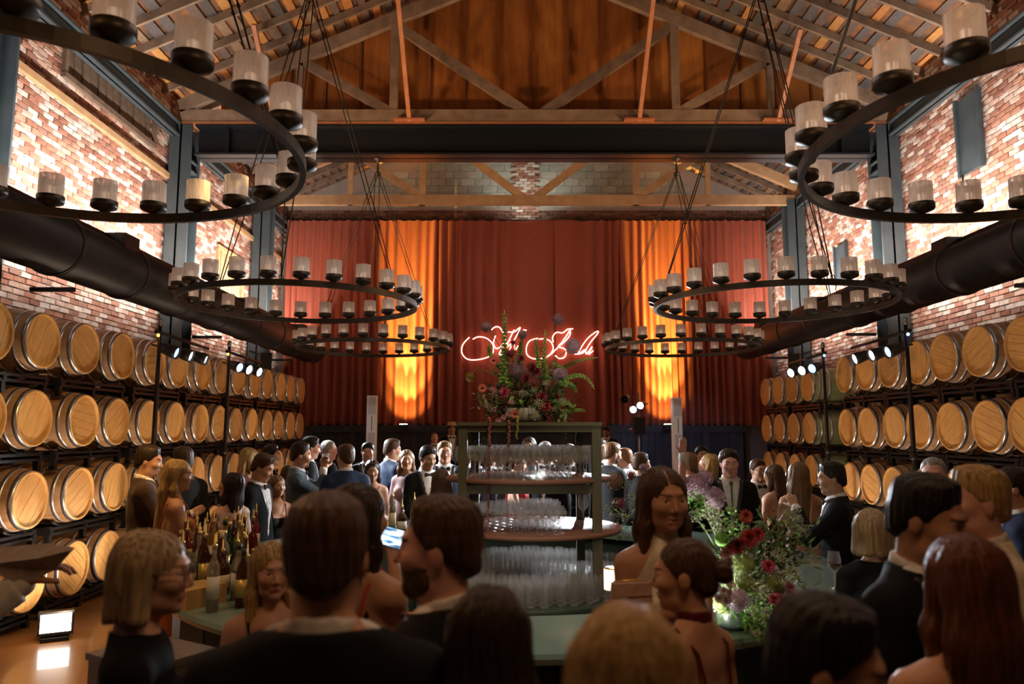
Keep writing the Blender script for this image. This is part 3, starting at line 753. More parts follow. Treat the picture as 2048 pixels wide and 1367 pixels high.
neon([(1045, 425), (1040, 370), (1080, 325), (1140, 330), (1190, 295), (1245, 290)])
neon([(1215, 300), (1215, 350), (1170, 410), (1100, 470), (1030, 540), (980, 575)])
neon([(1215, 300), (1180, 360), (1130, 430), (1100, 470), (1170, 500), (1165, 570), (1110, 590), (1065, 560)])
neon([(1260, 545), (1350, 530), (1420, 430), (1500, 330), (1480, 320), (1400, 380), (1340, 460), (1300, 540), (1370, 500), (1380, 545), (1440, 470), (1400, 550), (1450, 510)])
for x, y in ((200, 450), (600, 350), (900, 480), (1200, 330), (1450, 400)):
    q = P(900+x*320/1620, 600+y*320/1620, 19.62)-nz0
    MB().tube([(q.x, 0, q.z), (q.x, .16, q.z)], .004, 4).obj('standoff', BLACK, t)
light('POINT', tuple(P(1000, 690, 19.3)), (0, 0, 0), 7, (1, .5, .42), .15, name='neon_glow')
light('POINT', tuple(P(1130, 690, 19.3)), (0, 0, 0), 7, (1, .5, .42), .15, name='neon_glow')
# ================================================================ ROUND BAR
BX, BY, RO, RI, ZB = .0, 5.60, 2.32, 1.66, 1.07
GREENT = mat('green_lacquer_top', (.16, .24, .20), .22, c2=(.20, .28, .235), scale=2, coat=.5)
GREEN = mat('dark_green_panel', (.012, .028, .022), .5, c2=(.02, .04, .03), scale=3)
SHELFW = mat('shelf_olive_paint', (.065, .055, .028), .55, c2=(.085, .072, .038), scale=4)
BROWNT = mat('brown_lacquer_shelf', (.17, .08, .055), .5, spec=.3)
t = thing('round_bar', 'large round bar counter with dark green front and glossy pale green top', 'bar counter', (BX, BY, 0))
b = MB(); b.lathe([(RI, ZB-.045), (RO, ZB-.045), (RO+.008, ZB-.02), (RO, ZB), (RI, ZB), (RI, ZB-.045)], 96, smooth=False)
b.f = b.f[:96*5]; b.m = b.m[:96*5]; b.sm = b.sm[:96*5]; b.obj('countertop', GREENT, t)
pan = MB(); a0 = 2*PI/36
for s, n_ in ((RO-.10, 1), (RO-.13, -1)):
    pass
pn = MB().box((0, 0, (ZB-.045+.10)/2), (2*math.sin(a0/2)*(RO-.10)-.012, .03, ZB-.145)).mesh('front_panel', GREEN)
for i in range(36):
    a = a0*i; link('front_panel', pn, t, (math.cos(a)*(RO-.10), math.sin(a)*(RO-.10), 0), (0, 0, a+PI/2))
b = MB(); b.lathe([(RO-.14, 0), (RO-.14, .10), (RO-.17, .10), (RO-.17, 0), (RO-.14, 0)], 72); b.f = b.f[:72*4]; b.m = b.m[:72*4]; b.sm = b.sm[:72*4]; b.obj('kick_plinth', BLACK, t)
b = MB(); b.lathe([(RI+.05, .1), (RI+.05, ZB-.05), (RI+.08, ZB-.05), (RI+.08, .1), (RI+.05, .1)], 72); b.f = b.f[:72*4]; b.m = b.m[:72*4]; b.sm = b.sm[:72*4]; b.obj('inner_panel', GREEN, t)
# ---- shelf tower
TX, TY = .12, 5.55
t = thing('shelf_tower', 'olive wooden shelf tower with round tiers of glasses in the middle of the bar', 'shelf', (TX, TY, 0))
hw = .455
for sx in (-1, 1):
    for sy in (-1, 1):
        x = sx*hw*(1 if sy < 0 else .90); MB().box((x, sy*.38, 1.02), (.062, .062, 2.04)).obj('post', SHELFW, t)
for sy in (-1, 1):
    MB().box((0, sy*.38, 2.02), (.97, .05, .05)).obj('top_rail', SHELFW, t)
    for z in (1.64,): MB().box((0, sy*.38, z-.03), (.86, .04, .06)).obj('cross_rail', SHELFW, t)
for sx in (-1, 1): MB().box((sx*hw*.95, 0, 2.02), (.05, .76, .05)).obj('side_rail', SHELFW, t)
MB().box((0, 0, 2.05), (.99, .86, .025)).obj('top_board', SHELFW, t)
def disc(r, z, m, nm, th=.03, c=(0, 0)):
    MB().lathe([(0, z-th), (r-.006, z-th), (r, z-th+.008), (r, z-.006), (r-.006, z), (0, z)], 64, c=(c[0], c[1], 0)).obj(nm, m, t)
disc(.60, 1.68, BROWNT, 'upper_shelf')
disc(.62, 1.325, BROWNT, 'middle_shelf', c=(.05, 0))
disc(.84, .92, GREEN, 'lower_shelf', .05)
b = MB(); b.lathe([(.80, .30), (.80, .87), (.77, .87), (.77, .30), (.80, .30)], 64); b.f = b.f[:64*4]; b.m = b.m[:64*4]; b.sm = b.sm[:64*4]; b.obj('round_plinth', GREEN, t)
disc(.80, .30, GREEN, 'plinth_bottom', .3)
# ================================================================ GLASSWARE
GLASS = mat('clear_glass', (.96, .96, .95), .01, trans=1, ior=1.45)
def glassmat():
    m = bpy.data.materials.new('thin_glass'); m.use_nodes = True; nt = m.node_tree; N = nt.nodes; L = nt.links
    for n in list(N):
        if n.type != 'OUTPUT_MATERIAL': N.remove(n)
    g = N.new('ShaderNodeBsdfGlossy'); g.inputs['Roughness'].default_value = .09; g.inputs[0].default_value = (1, .97, .94, 1)
    tr = N.new('ShaderNodeBsdfTransparent'); tr.inputs[0].default_value = (.975, .975, .97, 1)
    fr = N.new('ShaderNodeLayerWeight'); fr.inputs[0].default_value = .28
    mx = N.new('ShaderNodeMixShader'); L.new(fr.outputs['Facing'], mx.inputs[0]); L.new(tr.outputs[0], mx.inputs[1]); L.new(g.outputs[0], mx.inputs[2])
    df = N.new('ShaderNodeBsdfDiffuse'); df.inputs[0].default_value = (.95, .92, .88, 1); tl = N.new('ShaderNodeBsdfTranslucent'); tl.inputs[0].default_value = (.95, .92, .9, 1)
    a = N.new('ShaderNodeMixShader'); L.new(df.outputs[0], a.inputs[1]); L.new(tl.outputs[0], a.inputs[2])
    m2 = N.new('ShaderNodeMixShader'); m2.inputs[0].default_value = .07; L.new(mx.outputs[0], m2.inputs[1]); L.new(a.outputs[0], m2.inputs[2])  # white haze mixed in so the glass looks brighter lit
    L.new(m2.outputs[0], N['Material Output'].inputs[0]); return m
TG = glassmat()
def gl(prof, n=14): 
    return MB().lathe(prof, n, cap=False).mesh('glass', TG)
WINE = gl([(.036, 0), (.034, .003), (.006, .008), (.004, .02), (.004, .09), (.012, .10), (.034, .125), (.040, .155), (.036, .19), (.032, .215)])
COUPE = gl([(.034, 0), (.032, .003), (.006, .008), (.004, .02), (.004, .085), (.015, .095), (.038, .108), (.046, .125), (.047, .145)])
HIGH = gl([(.0, 0), (.026, .002), (.028, .01), (.030, .145)], 12)
ROCK = gl([(.0, 0), (.034, .002), (.037, .01), (.040, .09)], 12)
FROW = NTH
def pile(name, me, cx, cy, z, rmax, step, base, where, cat, group, keep=lambda x, y: True, jit=.006):
    k = int(rmax/step)+2; row = 0
    for j in range(-k, k+1):
        y = j*step*.87; r_ = [(i+(j % 2)*.5)*step for i in range(-k, k+1)]
        r_ = [x for x in r_ if math.hypot(x, y) <= rmax and keep(x, y)]
        if not r_: continue
        for i, x in enumerate(r_):
            left = i < len(r_)/2; o_ = NTH[i] + ' from left' if left else NTH[len(r_)-1-i] + ' from right'
            o = link(name, me, None, (cx+x+R.uniform(-jit, jit), cy+y+R.uniform(-jit, jit), z), (0, 0, R.uniform(0, 6)))
            tag(o, '%s on the %s, %s row, %s' % (base, where, 'front' if row == 0 else NTH[row], o_), cat, group)
        row += 1
pst = lambda x, y: all(abs(x-sx*hw*(1 if sy < 0 else .9)) > .075 or abs(y-sy*.38) > .075 for sx in (-1, 1) for sy in (-1, 1))
pile('wine_glass', WINE, TX, TY, 1.681, .545, .088, 'stemmed wine glass', 'upper tower shelf', 'glass', 'wine glasses on the upper shelf', lambda x, y: pst(x, y))
pile('coupe_glass', COUPE, TX+.05, TY, 1.326, .56, .101, 'clear coupe glass', 'middle tower shelf', 'glass', 'coupes on the middle shelf', lambda x, y: pst(x+.05, y) and x < .16)
pile('highball_glass', HIGH, TX, TY, .921, .79, .075, 'tall highball glass', 'lower tower shelf', 'glass', 'highballs on the lower shelf', lambda x, y: pst(x, y) and abs(y+.2) > .09 and (y < .1 or y > .35) and not (y < -.28 and -.25 < x < .2 and y > -.45))
pile('rocks_glass', ROCK, TX-.02, TY-.36, .921, .16, .09, 'short rocks glass', 'lower shelf among highballs', 'glass', 'rocks glasses on the lower shelf', lambda x, y: abs(y) < .07)
tag(link('wine_glass', WINE, None, (TX+.40, TY+.03, 1.326)), 'single tall wine glass standing right of the coupes on the middle tower shelf', 'glass')
# ================================================================ BOTTLES ON THE BAR
def glass_tint(name, c): return mat(name, c, .05, trans=.75, ior=1.3, spec=.6)
BG = [('amber', glass_tint('amber_glass', (.35, .10, .015))), ('dark green', glass_tint('green_glass', (.04, .12, .03))), ('clear', glass_tint('pale_glass', (.55, .50, .40))),
      ('brown', glass_tint('brown_glass', (.14, .05, .02))), ('golden', glass_tint('gold_glass', (.60, .35, .06))), ('red brown', glass_tint('red_glass', (.25, .03, .02)))]
LAB = [('white', mat('paper_label', (.62, .58, .50), .7)), ('black', mat('black_label', (.03, .03, .03), .6)), ('cream', mat('cream_label', (.60, .50, .30), .7)), ('gold', mat('gold_label', (.5, .35, .1), .4, .5))]
CAPM = [mat('cork_cap', (.45, .32, .18), .7), mat('black_cap', (.02, .02, .02), .4), mat('gold_cap', (.6, .42, .12), .35, .7)]
PROF = [[(.0, 0), (.036, .002), (.037, .01), (.037, .18), (.030, .21), (.013, .245), (.013, .29)],
        [(.0, 0), (.042, .002), (.044, .01), (.044, .14), (.034, .17), (.015, .19), (.015, .235)],
        [(.0, 0), (.030, .002), (.031, .01), (.031, .22), (.022, .25), (.012, .27), (.012, .32)],
        [(.0, 0), (.040, .002), (.042, .01), (.040, .12), (.030, .19), (.012, .22), (.012, .30)]]
used_lab = {}
def bottle(x, y, z, p, g, l, c, where, pour=False):
    gn, gm = BG[g]; ln, lm = LAB[l]; pr = PROF[p]; H = pr[-1][1]; r = pr[3][0]
    shape = ['straight', 'squat', 'tall slender', 'tapered'][p]
    lab = '%s %s bottle, %s label, %s' % (shape, gn, ln, where)
    t = thing('bottle', lab, 'bottle', (x, y, z), R.uniform(-.5, .5), 'bottles on the bar')
    MB().lathe(pr, 20).obj('glass_body', gm, t)
    zl = pr[3][1]; MB().lathe([(r+.0006, zl*.30), (r+.0012, zl*.30), (r+.0012, zl*.82), (r+.0006, zl*.82)], 20).obj('paper_label', lm, t)
    if pour: MB().lathe([(.012, H), (.012, H+.02), (.005, H+.025), (.004, H+.075)], 10).obj('pour_spout', CAPM[2], t)
    else: MB().lathe([(.014, H-.02), (.0145, H+.012), (.0, H+.014)], 12).obj('cap', CAPM[R.randrange(3)], t)
    MB().lathe([(.0, .008), (r-.005, .01), (r-.005, zl*R.uniform(.4, .95)), (0, zl*.4)], 16).obj('liquor', mat('liquor_'+gn.replace(' ', '_'), tuple(min(1, q*.9) for q in gm.node_tree.nodes['Principled BSDF'].inputs[0].default_value[:3]), .2), t)
k = 0
spots = []
for i in range(900):
    a = math.radians(R.uniform(176, 226)); rr_ = R.uniform(RO-.46, RO-.06)
    x, y = BX+rr_*math.cos(a), BY+rr_*math.sin(a)
    if all(math.hypot(x-q[0], y-q[1]) > .098 for q in spots) and math.hypot(x+1.72, y-4.20) > .21: spots.append((x, y))
    if len(spots) == 58: break
spots.sort(key=lambda q: q[1])
combo = [(p, g, l) for p in range(4) for g in range(6) for l in range(4)]; R.shuffle(combo)
for i, (x, y) in enumerate(spots):
    p_, g, l = combo[i]
    if i < 3: p_, g, l = [(2, 2, 0), (0, 3, 3), (1, 2, 1)][i]
    wh = ('near end' if y < 4.55 else ('middle' if y < 5.0 else 'far end')) + ' of the left cluster, ' + ('outer side' if math.hypot(x-BX, y-BY) > 2.07 else 'inner side')
    bottle(x, y, ZB, p_, g, l, 0, wh, R.random() < .55)
# juice bottles and tools in front of the dark haired guest
q0 = P(745, 1050, 6.75)
JUICE = mat('orange_juice', (.75, .36, .03), .35)
for i, dx in enumerate((-.12, -.02, .08)):
    x, y = q0.x+dx+.02, 6.78; o = thing('juice_bottle', '%s small glass bottle of orange juice with metal spout on the far counter' % NTH[i], 'bottle', (x, y, ZB), 0, 'juice bottles')
    MB().lathe([(.0, 0), (.036, .002), (.036, .12), (.026, .15), (.014, .165), (.014, .19)], 16).obj('juice_body', JUICE, o)
    MB().lathe([(.012, .19), (.006, .2), (.004, .30)], 8).obj('pour_spout', CAPM[1] if i else CAPM[2], o)
for i in range(7):
    x, y = q0.x-.28+.10*i, 7.1+R.uniform(-.1, .05)
    bottle(x, y, ZB, (0, 2, 3, 0, 2, 1, 0)[i], (2, 4, 1, 0, 2, 3, 4)[i], (1, 0, 2, 3, 2, 0, 0)[i], 0, 'far counter behind the juice, %s from left' % NTH[i], True)
t = thing('paper_napkin_stack', 'small stack of pale paper napkins on the far counter before the man in a tuxedo', 'napkins', (-.62, 7.35, ZB))
MB().box((0, 0, .03), (.12, .12, .06)).obj('napkins', LAB[0][1], t); MB().box((0, 0, .003), (.14, .14, .006)).obj('tray', BLACKP, t)
# slatted wooden box and metal bin at the left end of the bar
WSL = mat('honey_wood', (.50, .28, .09), .5, c2=(.58, .34, .12), scale=8, stretch=(6, 1, 1))
q = P(392, 1200, 4.35)
t = thing('slatted_box', 'honey coloured slatted wooden box on the left end of the bar beside the bottles', 'box', (-1.72, 4.20, ZB), -.5)
for i in range(9): MB().box((0, -.12+.03*i, .095), (.20, .024, .012)).obj('slat', WSL, t)
for s in (-1, 1): MB().box((s*.095, 0, .045), (.012, .25, .09)).obj('side_board', WSL, t)
for s in (-1, 1): MB().box((0, s*.125, .045), (.20, .012, .09)).obj('end_board', WSL, t)
q = P(385, 1290, 3.55)
t = thing('steel_bin', 'brushed grey metal cabinet with dark slot standing before the left end of the bar', 'cabinet', (-1.64, 3.56, 0), -.55)
BR = mat('brushed_steel', (.42, .38, .32), .35, .8, c2=(.34, .31, .27), scale=30, stretch=(1, 1, 20))
MB().box((0, 0, .49), (.42, .34, .98)).obj('body', BR, t); MB().box((0, 0, .995), (.44, .36, .03)).obj('lid', BR, t)
MB().box((.08, -.172, .5), (.03, .01, .85)).obj('slot', BLACK, t)
# glowing ribbed lamp on the bar
q = P(1222, 1200, 4.02)
t = thing('ribbed_lamp', 'small glowing ribbed white lamp on the inner edge of the bar near the centre', 'lamp', (q.x, 3.93, ZB))
MB().lathe([(.03, 0), (.03, .012), (.01, .02), (.008, .14)], 14).obj('stand', CAPM[2], t)
GLW = mat('lamp_glow', (1, .9, .7), .5, emit=(1, .80, .52), es=1.8)
b = MB()
for i in range(24):
    a = 2*PI*i/24; b.box((.042*math.cos(a), .042*math.sin(a), .185), (.006, .009, .10), M=None)
b.lathe([(.039, .135), (.041, .14), (.041, .23), (.039, .235)], 24); b.obj('ribbed_shade', GLW, t)
MB().lathe([(0, .236), (.044, .236), (.044, .242), (0, .244)], 20).obj('shade_cap', mat('warm_metal', (.5, .35, .2), .3, .9), t)
light('POINT', (q.x, 3.93, ZB+.30), (0, 0, 0), 2.0, (1, .75, .45), .04, name='ribbed_lamp_light')
# small puck light on the counter that lights the flowers
t = thing('puck_light', 'small round puck light on the bar at the left foot of the big flowers', 'lamp', (.80, 3.57, ZB))
MB().lathe([(.035, 0), (.038, .004), (.038, .020), (.030, .024)], 20).obj('puck_body', BLACKP, t)
MB().lathe([(.030, .0245), (0, .026)], 20, cap=False).obj('lens', mat('puck_lens', (1, 1, 1), .3, emit=(.95, 1, .86), es=10), t)
light('SPOT', (.80, 3.55, ZB+.05), (1.0, 3.70, ZB+.40), 38, (.95, 1, .84), .03, angle=130, blend=.6, name='puck_light_beam')
light('SPOT', (-.05, 3.1, 2.9), (.05, 3.55, 1.1), 30, (.75, 1, .88), .05, angle=36, blend=.6, name='counter_light')
light('SPOT', (1.6, 2.0, 4.8), (1.05, 3.6, 1.5), 90, (1, .88, .74), .08, angle=26, blend=.7, name='flower_fill')  # added fill to brighten the near flower arrangement
# ================================================================ FLOWERS
def petalm(n, c, c2=None): return mat(n, c, .6, c2=c2 or tuple(q*.6 for q in c), scale=20)
CORAL = petalm('coral_petal', (.70, .16, .10)); REDP = petalm('red_petal', (.50, .05, .06)); PINK = petalm('pink_petal', (.62, .10, .16))
BURG = petalm('burgundy_petal', (.24, .03, .04)); DUSTY = petalm('dusty_pink_petal', (.50, .22, .24)); YEL = petalm('yellow_petal', (.62, .50, .16))
LILAC = petalm('lilac_floret', (.46, .30, .40)); PLUM = petalm('plum_floret', (.28, .16, .19)); LAV = petalm('lavender_floret', (.66, .50, .62))
CREAM = petalm('cream_floret', (.58, .60, .38)); GREENB = petalm('bell_green', (.36, .52, .13)); LEAFG = petalm('leaf_green', (.15, .26, .06))
DKLEAF = petalm('dark_leaf', (.07, .11, .04)); STEMG = petalm('stem_green', (.16, .20, .07)); DRY = petalm('dried_brown', (.25, .13, .07))
MUMG = petalm('mum_green', (.32, .40, .10)); CENT = mat('flower_centre', (.05, .012, .012), .8)
def petal(mb, c, d, u, L, wd, cup, mi=0):
    """a bent petal from c along d; u = upward side"""
    d = d.normalized(); s = d.cross(u).normalized(); n = s.cross(d)
    vs = [c, c+d*L*.5+s*wd*.5+n*cup*.5, c+d*L+n*cup, c+d*L*.5-s*wd*.5+n*cup*.5, c+d*L*.55+n*(cup*.5-wd*.12)]
    mb.add(vs, [(0, 1, 4), (1, 2, 4), (2, 3, 4), (3, 0, 4)], mi, True)
def frame(nrm):
    n = Vector(nrm).normalized(); a = n.cross(Vector((0, .2, 1))).normalized(); return a, n.cross(a), n
def dahlia(c, r, nrm, m, parent, name='dahlia', rings=5, centre=True):
    a, b, n = frame(nrm); mb = MB(); c = Vector(c)
    for k in range(rings):
        q = (k+1)/rings; N_ = int(8+7*q); el = (1-q)*1.25
        for i in range(N_):
            t = 2*PI*(i+.5*(k % 2))/N_ + R.uniform(-.06, .06)
            d = (a*math.cos(t)+b*math.sin(t))*math.cos(el)+n*math.sin(el)
            petal(mb, c+n*r*.25*(1-q), d, n, r*(.45+.6*q)*R.uniform(.93, 1.05), r*.36, r*.12)
    o = mb.obj(name, m, parent)
    if centre: MB().ball(c+n*r*.28, r*.2, 8).obj('flower_centre', CENT, o)
    return o
def gerbera(c, r, nrm, m, parent, name='gerbera'):
    a, b, n = frame(nrm); mb = MB(); c = Vector(c)
    for k in range(2):
        for i in range(18):
            t = 2*PI*(i+.5*k)/18; petal(mb, c+n*.003*k, (a*math.cos(t)+b*math.sin(t))*.97+n*.12, n, r*(1-.12*k), r*.30, r*.05)
    o = mb.obj(name, m, parent); MB().ball(c+n*.006, (r*.32, r*.32, r*.2), 8).obj('flower_centre', CENT, o); return o
def allium(c, r, m, parent, n=170, name='allium'):
    mb = MB(); c = Vector(c)
    for i in range(n):
        z = 1-2*(i+.5)/n; t = i*2.39996; q = math.sqrt(1-z*z); d = Vector((q*math.cos(t), q*math.sin(t), z))
        s = d.cross(Vector((.3, .5, .8))).normalized(); u = s.cross(d); e = c+d*r*R.uniform(.86, 1.02)
        for k in range(3):
            t2 = 2*PI*k/3; w_ = s*math.cos(t2)+u*math.sin(t2); w2 = s*math.cos(t2+.9)+u*math.sin(t2+.9)
            mb.add([e-d*r*.10, e+w_*r*.16, e+w2*r*.14+d*r*.05], [(0, 1, 2)])
    mb.ball(c, r*.72, 10); return mb.obj(name, m, parent)
def lace(c, r, nrm, m, parent, name='lace_flower', n=34):
    a, b, nn = frame(nrm); mb = MB(); c = Vector(c)
    for i in range(n):
        q = math.sqrt((i+.5)/n); t = i*2.39996; p = c + (a*math.cos(t)+b*math.sin(t))*r*q + nn*r*.35*(1-q*q)
        for k in range(4):
            mb.ball(p+Vector((R.uniform(-1, 1), R.uniform(-1, 1), R.uniform(-1, 1)))*r*.075, r*.06, 5)
        if i % 3 == 0: mb.tube([c-nn*r*.6, p-nn*r*.04], r*.012, 3, cap=False)
    return mb.obj(name, m, parent)
def bells(p0, p1, p2, r, parent, m=GREENB, n=13):
    mb = MB(); P0, P1, P2 = Vector(p0), Vector(p1), Vector(p2)
    bz = lambda t: P0*(1-t)**2+P1*2*t*(1-t)+P2*t*t
    mb.tube([bz(i/8) for i in range(9)], .0035, 5)
    for i in range(n):
        t = .02+.96*i/n; c = bz(t); tan = (bz(t+.02)-bz(t)).normalized(); a, b, nn = frame(tan)
        rr = r*(1.05-.55*t)
        for k in range(5):
            th = 2*PI*k/5+i*.6; d = (a*math.cos(th)+b*math.sin(th))*.85+tan*.5; d.normalize()
            x, y, _ = frame(d); vs = []; q = 7
            for lv, (rad, dd) in enumerate(((.15, .1), (.32, .55), (.52, .95))):
                for j in range(q): vs.append(c+d*rr*dd+(x*math.cos(2*PI*j/q)+y*math.sin(2*PI*j/q))*rr*rad)
            fs = [(l*q+j, l*q+(j+1) % q, (l+1)*q+(j+1) % q, (l+1)*q+j) for l in range(2) for j in range(q)]
            mb.add(vs, fs, 0, True)
    return mb.obj('bells_of_ireland', m, parent)
def leaves(name, pts, m, parent, L=.045, n=12, spread=.05, stuff=True):
    mb = MB()
    for p in pts:
        for i in range(n):
            c = Vector(p)+Vector((R.gauss(0, spread), R.gauss(0, spread), R.gauss(0, spread)))
            d = Vector((R.uniform(-1, 1), R.uniform(-1, 1), R.uniform(-.4, 1))).normalized()
            petal(mb, c, d, Vector((R.uniform(-.4, .4), R.uniform(-.6, .1), 1)), L*R.uniform(.6, 1.2), L*.38, L*.1*R.uniform(-1, 1))
    o = mb.obj(name, m, parent)
    return tag(o, kind='stuff') if stuff else o
def stem(a, b, parent, m=STEMG, r=.0028, sag=0):
    a = Vector(a); b = Vector(b); mid = a.lerp(b, .55); mid.z += .05-sag; mid.x = a.x + (b.x-a.x)*.35
    pts = [a*(1-t)**2+mid*2*t*(1-t)+b*t*t for t in [i/7 for i in range(8)]]
    return MB().tube(pts, r, 5).obj('stem', m, parent)
Z = lambda x, y, Y=5.5: P(900+x*320/1620, 600+y*320/1620, Y)
t = thing('flower_arrangement', 'tall wild flower arrangement with green bells and alliums on top of the shelf tower', 'flowers', (TX-.03, TY, 2.063))
O = t.location.copy(); base = Vector((0, 0, .12)); L_ = lambda x, y, Y=5.5: Z(x, y, Y)-O
MB().lathe([(.10, 0), (.15, .02), (.155, .10), (.145, .105), (.14, .03), (0, .03)], 32).obj('bowl', mat('stone_bowl', (.30, .28, .22), .6, c2=(.38, .36, .29), scale=10), t)
for pts in [((530, 860), (560, 500), (550, 100), .05), ((545, 800), (600, 420), (565, 560), .04), ((700, 700), (700, 500), (735, 330), .036),
            ((620, 880), (520, 700), (470, 640), .04), ((960, 780), (950, 650), (965, 300), .036), ((900, 700), (880, 500), (860, 390), .030),
            ((1050, 900), (1250, 780), (1280, 950), .042), ((1000, 800), (1200, 600), (1500, 580), .034), ((1100, 850), (1350, 650), (1460, 900), .036),
            ((1050, 1050), (1180, 1000), (1260, 1120), .045), ((1180, 1130), (1280, 1100), (1370, 1120), .032), ((700, 1010), (720, 1080), (740, 1150), .05),
            ((600, 980), (620, 1020), (640, 1080), .05), ((960, 800), (960, 700), (950, 620), .045), ((420, 560), (380, 520), (400, 440), .03), ((1040, 640), (1160, 700), (1180, 720), .026),
            ((1080, 1150), (1140, 1170), (1190, 1260), .035)]:
    d = R.uniform(-.1, .1); bells(L_(*pts[0], 5.45+d), L_(*pts[1], 5.5+d), L_(*pts[2], 5.5+d), pts[3]*.62, t, n=int(8+12*(abs(pts[2][1]-pts[0][1])+abs(pts[2][0]-pts[0][0]))/800))
for x, y, r, m, c in ((362, 270, .042, PLUM, 0), (1095, 195, .043, PLUM, 0), (1243, 465, .058, LILAC, 0), (1115, 760, .056, LILAC, 0), (735, 350, .036, PLUM, 0), (680, 715, .060, PLUM, 0), (610, 540, .036, BURG, 0)):
    p = L_(x, y, 5.42); allium(p, r, m, t, 150 if r < .05 else 200); stem(base, p, t)
for x, y, r, m in ((445, 610, .036, CORAL), (330, 890, .037, CORAL), (660, 1150, .036, CORAL), (640, 430, .022, BURG)):
    p = L_(x, y, 5.3); gerbera(p, r, (R.uniform(-.3, .2), -1, .15), m, t); stem(base, p+Vector((0, .02, 0)), t)
for x, y, r, m in ((555, 935, .045, PINK), (830, 690, .052, BURG), (770, 800, .05, BURG), (930, 980, .045, BURG), (880, 720, .04, BURG), (975, 1080, .042, REDP), (720, 590, .03, BURG)):
    p = L_(x, y, 5.38); dahlia(p, r, (R.uniform(-.3, .3), -1, .3), m, t, centre=False); stem(base, p+Vector((0, .03, 0)), t)
for x, y, r in ((740, 950, .035), (905, 1050, .045), (860, 1170, .045), (820, 1100, .028), (1145, 1030, .036), (1065, 1105, .028), (850, 910, .026), (380, 1070, .03), (740, 1140, .03), (975, 840, .03), (415, 1270, .025)):
    p = L_(x, y, 5.32); lace(p, r, (R.uniform(-.4, .4), -.9, .6), CREAM, t, n=24); stem(base, p+Vector((0, .02, 0)), t)
p = L_(205, 775, 5.4); dahlia(p, .044, (-.2, -.7, -.5), YEL, t, 'yellow_daisy', 2, False); stem(base, L_(300, 690, 5.4), t); stem(L_(300, 690, 5.4), p, t)
for x, y in ((430, 900), (450, 950), (440, 1110), (490, 1220), (590, 1160), (540, 1190), (620, 1030), (400, 1250)):
    dahlia(L_(x, y, 5.34), .022, (0, -1, .2), DUSTY, t, 'small_pink_bloom', 2, False)
core = [L_(x, y, 5.5) for x, y in ((600, 900), (700, 850), (850, 850), (950, 900), (1050, 950), (600, 1020), (750, 1000), (900, 1020), (500, 1000), (420, 1030), (1000, 1070), (700, 1130), (850, 1150), (560, 1130), (980, 1150), (480, 1100), (660, 800), (900, 760), (1130, 1080))]
leaves('foliage', core, DKLEAF, t, .07, 34, .055); leaves('light_foliage', core[::2]+[L_(640, 620), L_(500, 700), L_(1150, 1180, 5.4), L_(400, 1150, 5.4), L_(330, 1050)], LEAFG, t, .055, 22, .045)
def rope(x, y0, y1, m, nm, Y=5.12):
    mb = MB(); a = L_(x, y0, Y); b = L_(x-15, y1, Y); n = int((a-b).length/.013)
    for i in range(n+1):
        q = i/n; p = a.lerp(b, q); mb.ball((p.x+R.uniform(-.004, .004), p.y+R.uniform(-.003, .003), p.z), .013*(1-.45*q), 6)
    mb.obj(nm, m, t)
rope(400, 1200, 2340, petalm('amaranth_red', (.26, .07, .05)), 'hanging_amaranth'); rope(600, 1230, 1640, petalm('amaranth_brown', (.24, .08, .05)), 'hanging_amaranth'); rope(690, 1190, 1400, petalm('amaranth_gold', (.42, .32, .08)), 'hanging_amaranth')
leaves('trailing_foliage', [L_(330, 1330+80*i, 5.2) for i in range(4)]+[L_(1180, 1250+70*i, 5.25) for i in range(9)], LEAFG, t, .04, 12, .03)

# ---- large arrangement on the near right of the counter
t = thing('flower_arrangement', 'full arrangement of lace flowers, coral dahlias and mums on the near right bar top', 'flowers', (1.06, 3.72, ZB))
O = t.location.copy(); base = Vector((0, 0, .12))
F = lambda x, y, Y=3.5: P(1340+x*.278, 940+y*.278, Y+.08)-O
MB().lathe([(.06, 0), (.085, .02), (.075, .12), (.07, .12), (.06, .03), (0, .03)], 24).obj('vase', mat('dark_vase', (.04, .05, .04), .4), t)
for x, y, r, m in ((190, 115, .060, LILAC), (315, 200, .054, LILAC), (485, 930, .050, LAV), (250, 60, .04, LILAC)):
    p = F(x, y, 3.55 if y < 500 else 3.36); allium(p, r, m, t, 220); stem(base, p, t)
for x, y, r, m in ((543, 333, .036, CORAL), (570, 490, .048, REDP), (480, 545, .045, BURG), (705, 690, .036, PINK), (752, 925, .032, PINK), (630, 460, .035, REDP)):
    p = F(x, y, 3.42); dahlia(p, r, (R.uniform(-.4, .1), -1, .2), m, t, centre=m in (PINK,)); stem(base, p+Vector((0, .02, 0)), t)
for x, y, r in ((310, 315, .058), (245, 305, .035), (365, 410, .044), (180, 330, .034), (475, 735, .048), (540, 770, .035), (635, 855, .050), (795, 770, .038), (880, 745, .042), (780, 610, .038), (380, 800, .035), (890, 300, .034), (960, 420, .026), (930, 350, .022), (1010, 665, .020), (560, 610, .03), (350, 960, .04), (560, 990, .03), (430, 640, .03)):
    p = F(x, y, 3.40+R.uniform(-.03, .06)); lace(p, r, (R.uniform(-.5, .3), -.9, .7), CREAM, t, n=28); stem(base, p+Vector((0, .02, 0)), t)
for x, y, r in ((535, 680, .046), (735, 800, .036), (545, 810, .038), (370, 490, .03), (780, 830, .03), (385, 960, .045)):
    p = F(x, y, 3.44); allium(p, r, MUMG, t, 200, 'green_mum'); stem(base, p, t)
p = F(385, 870, 3.36)
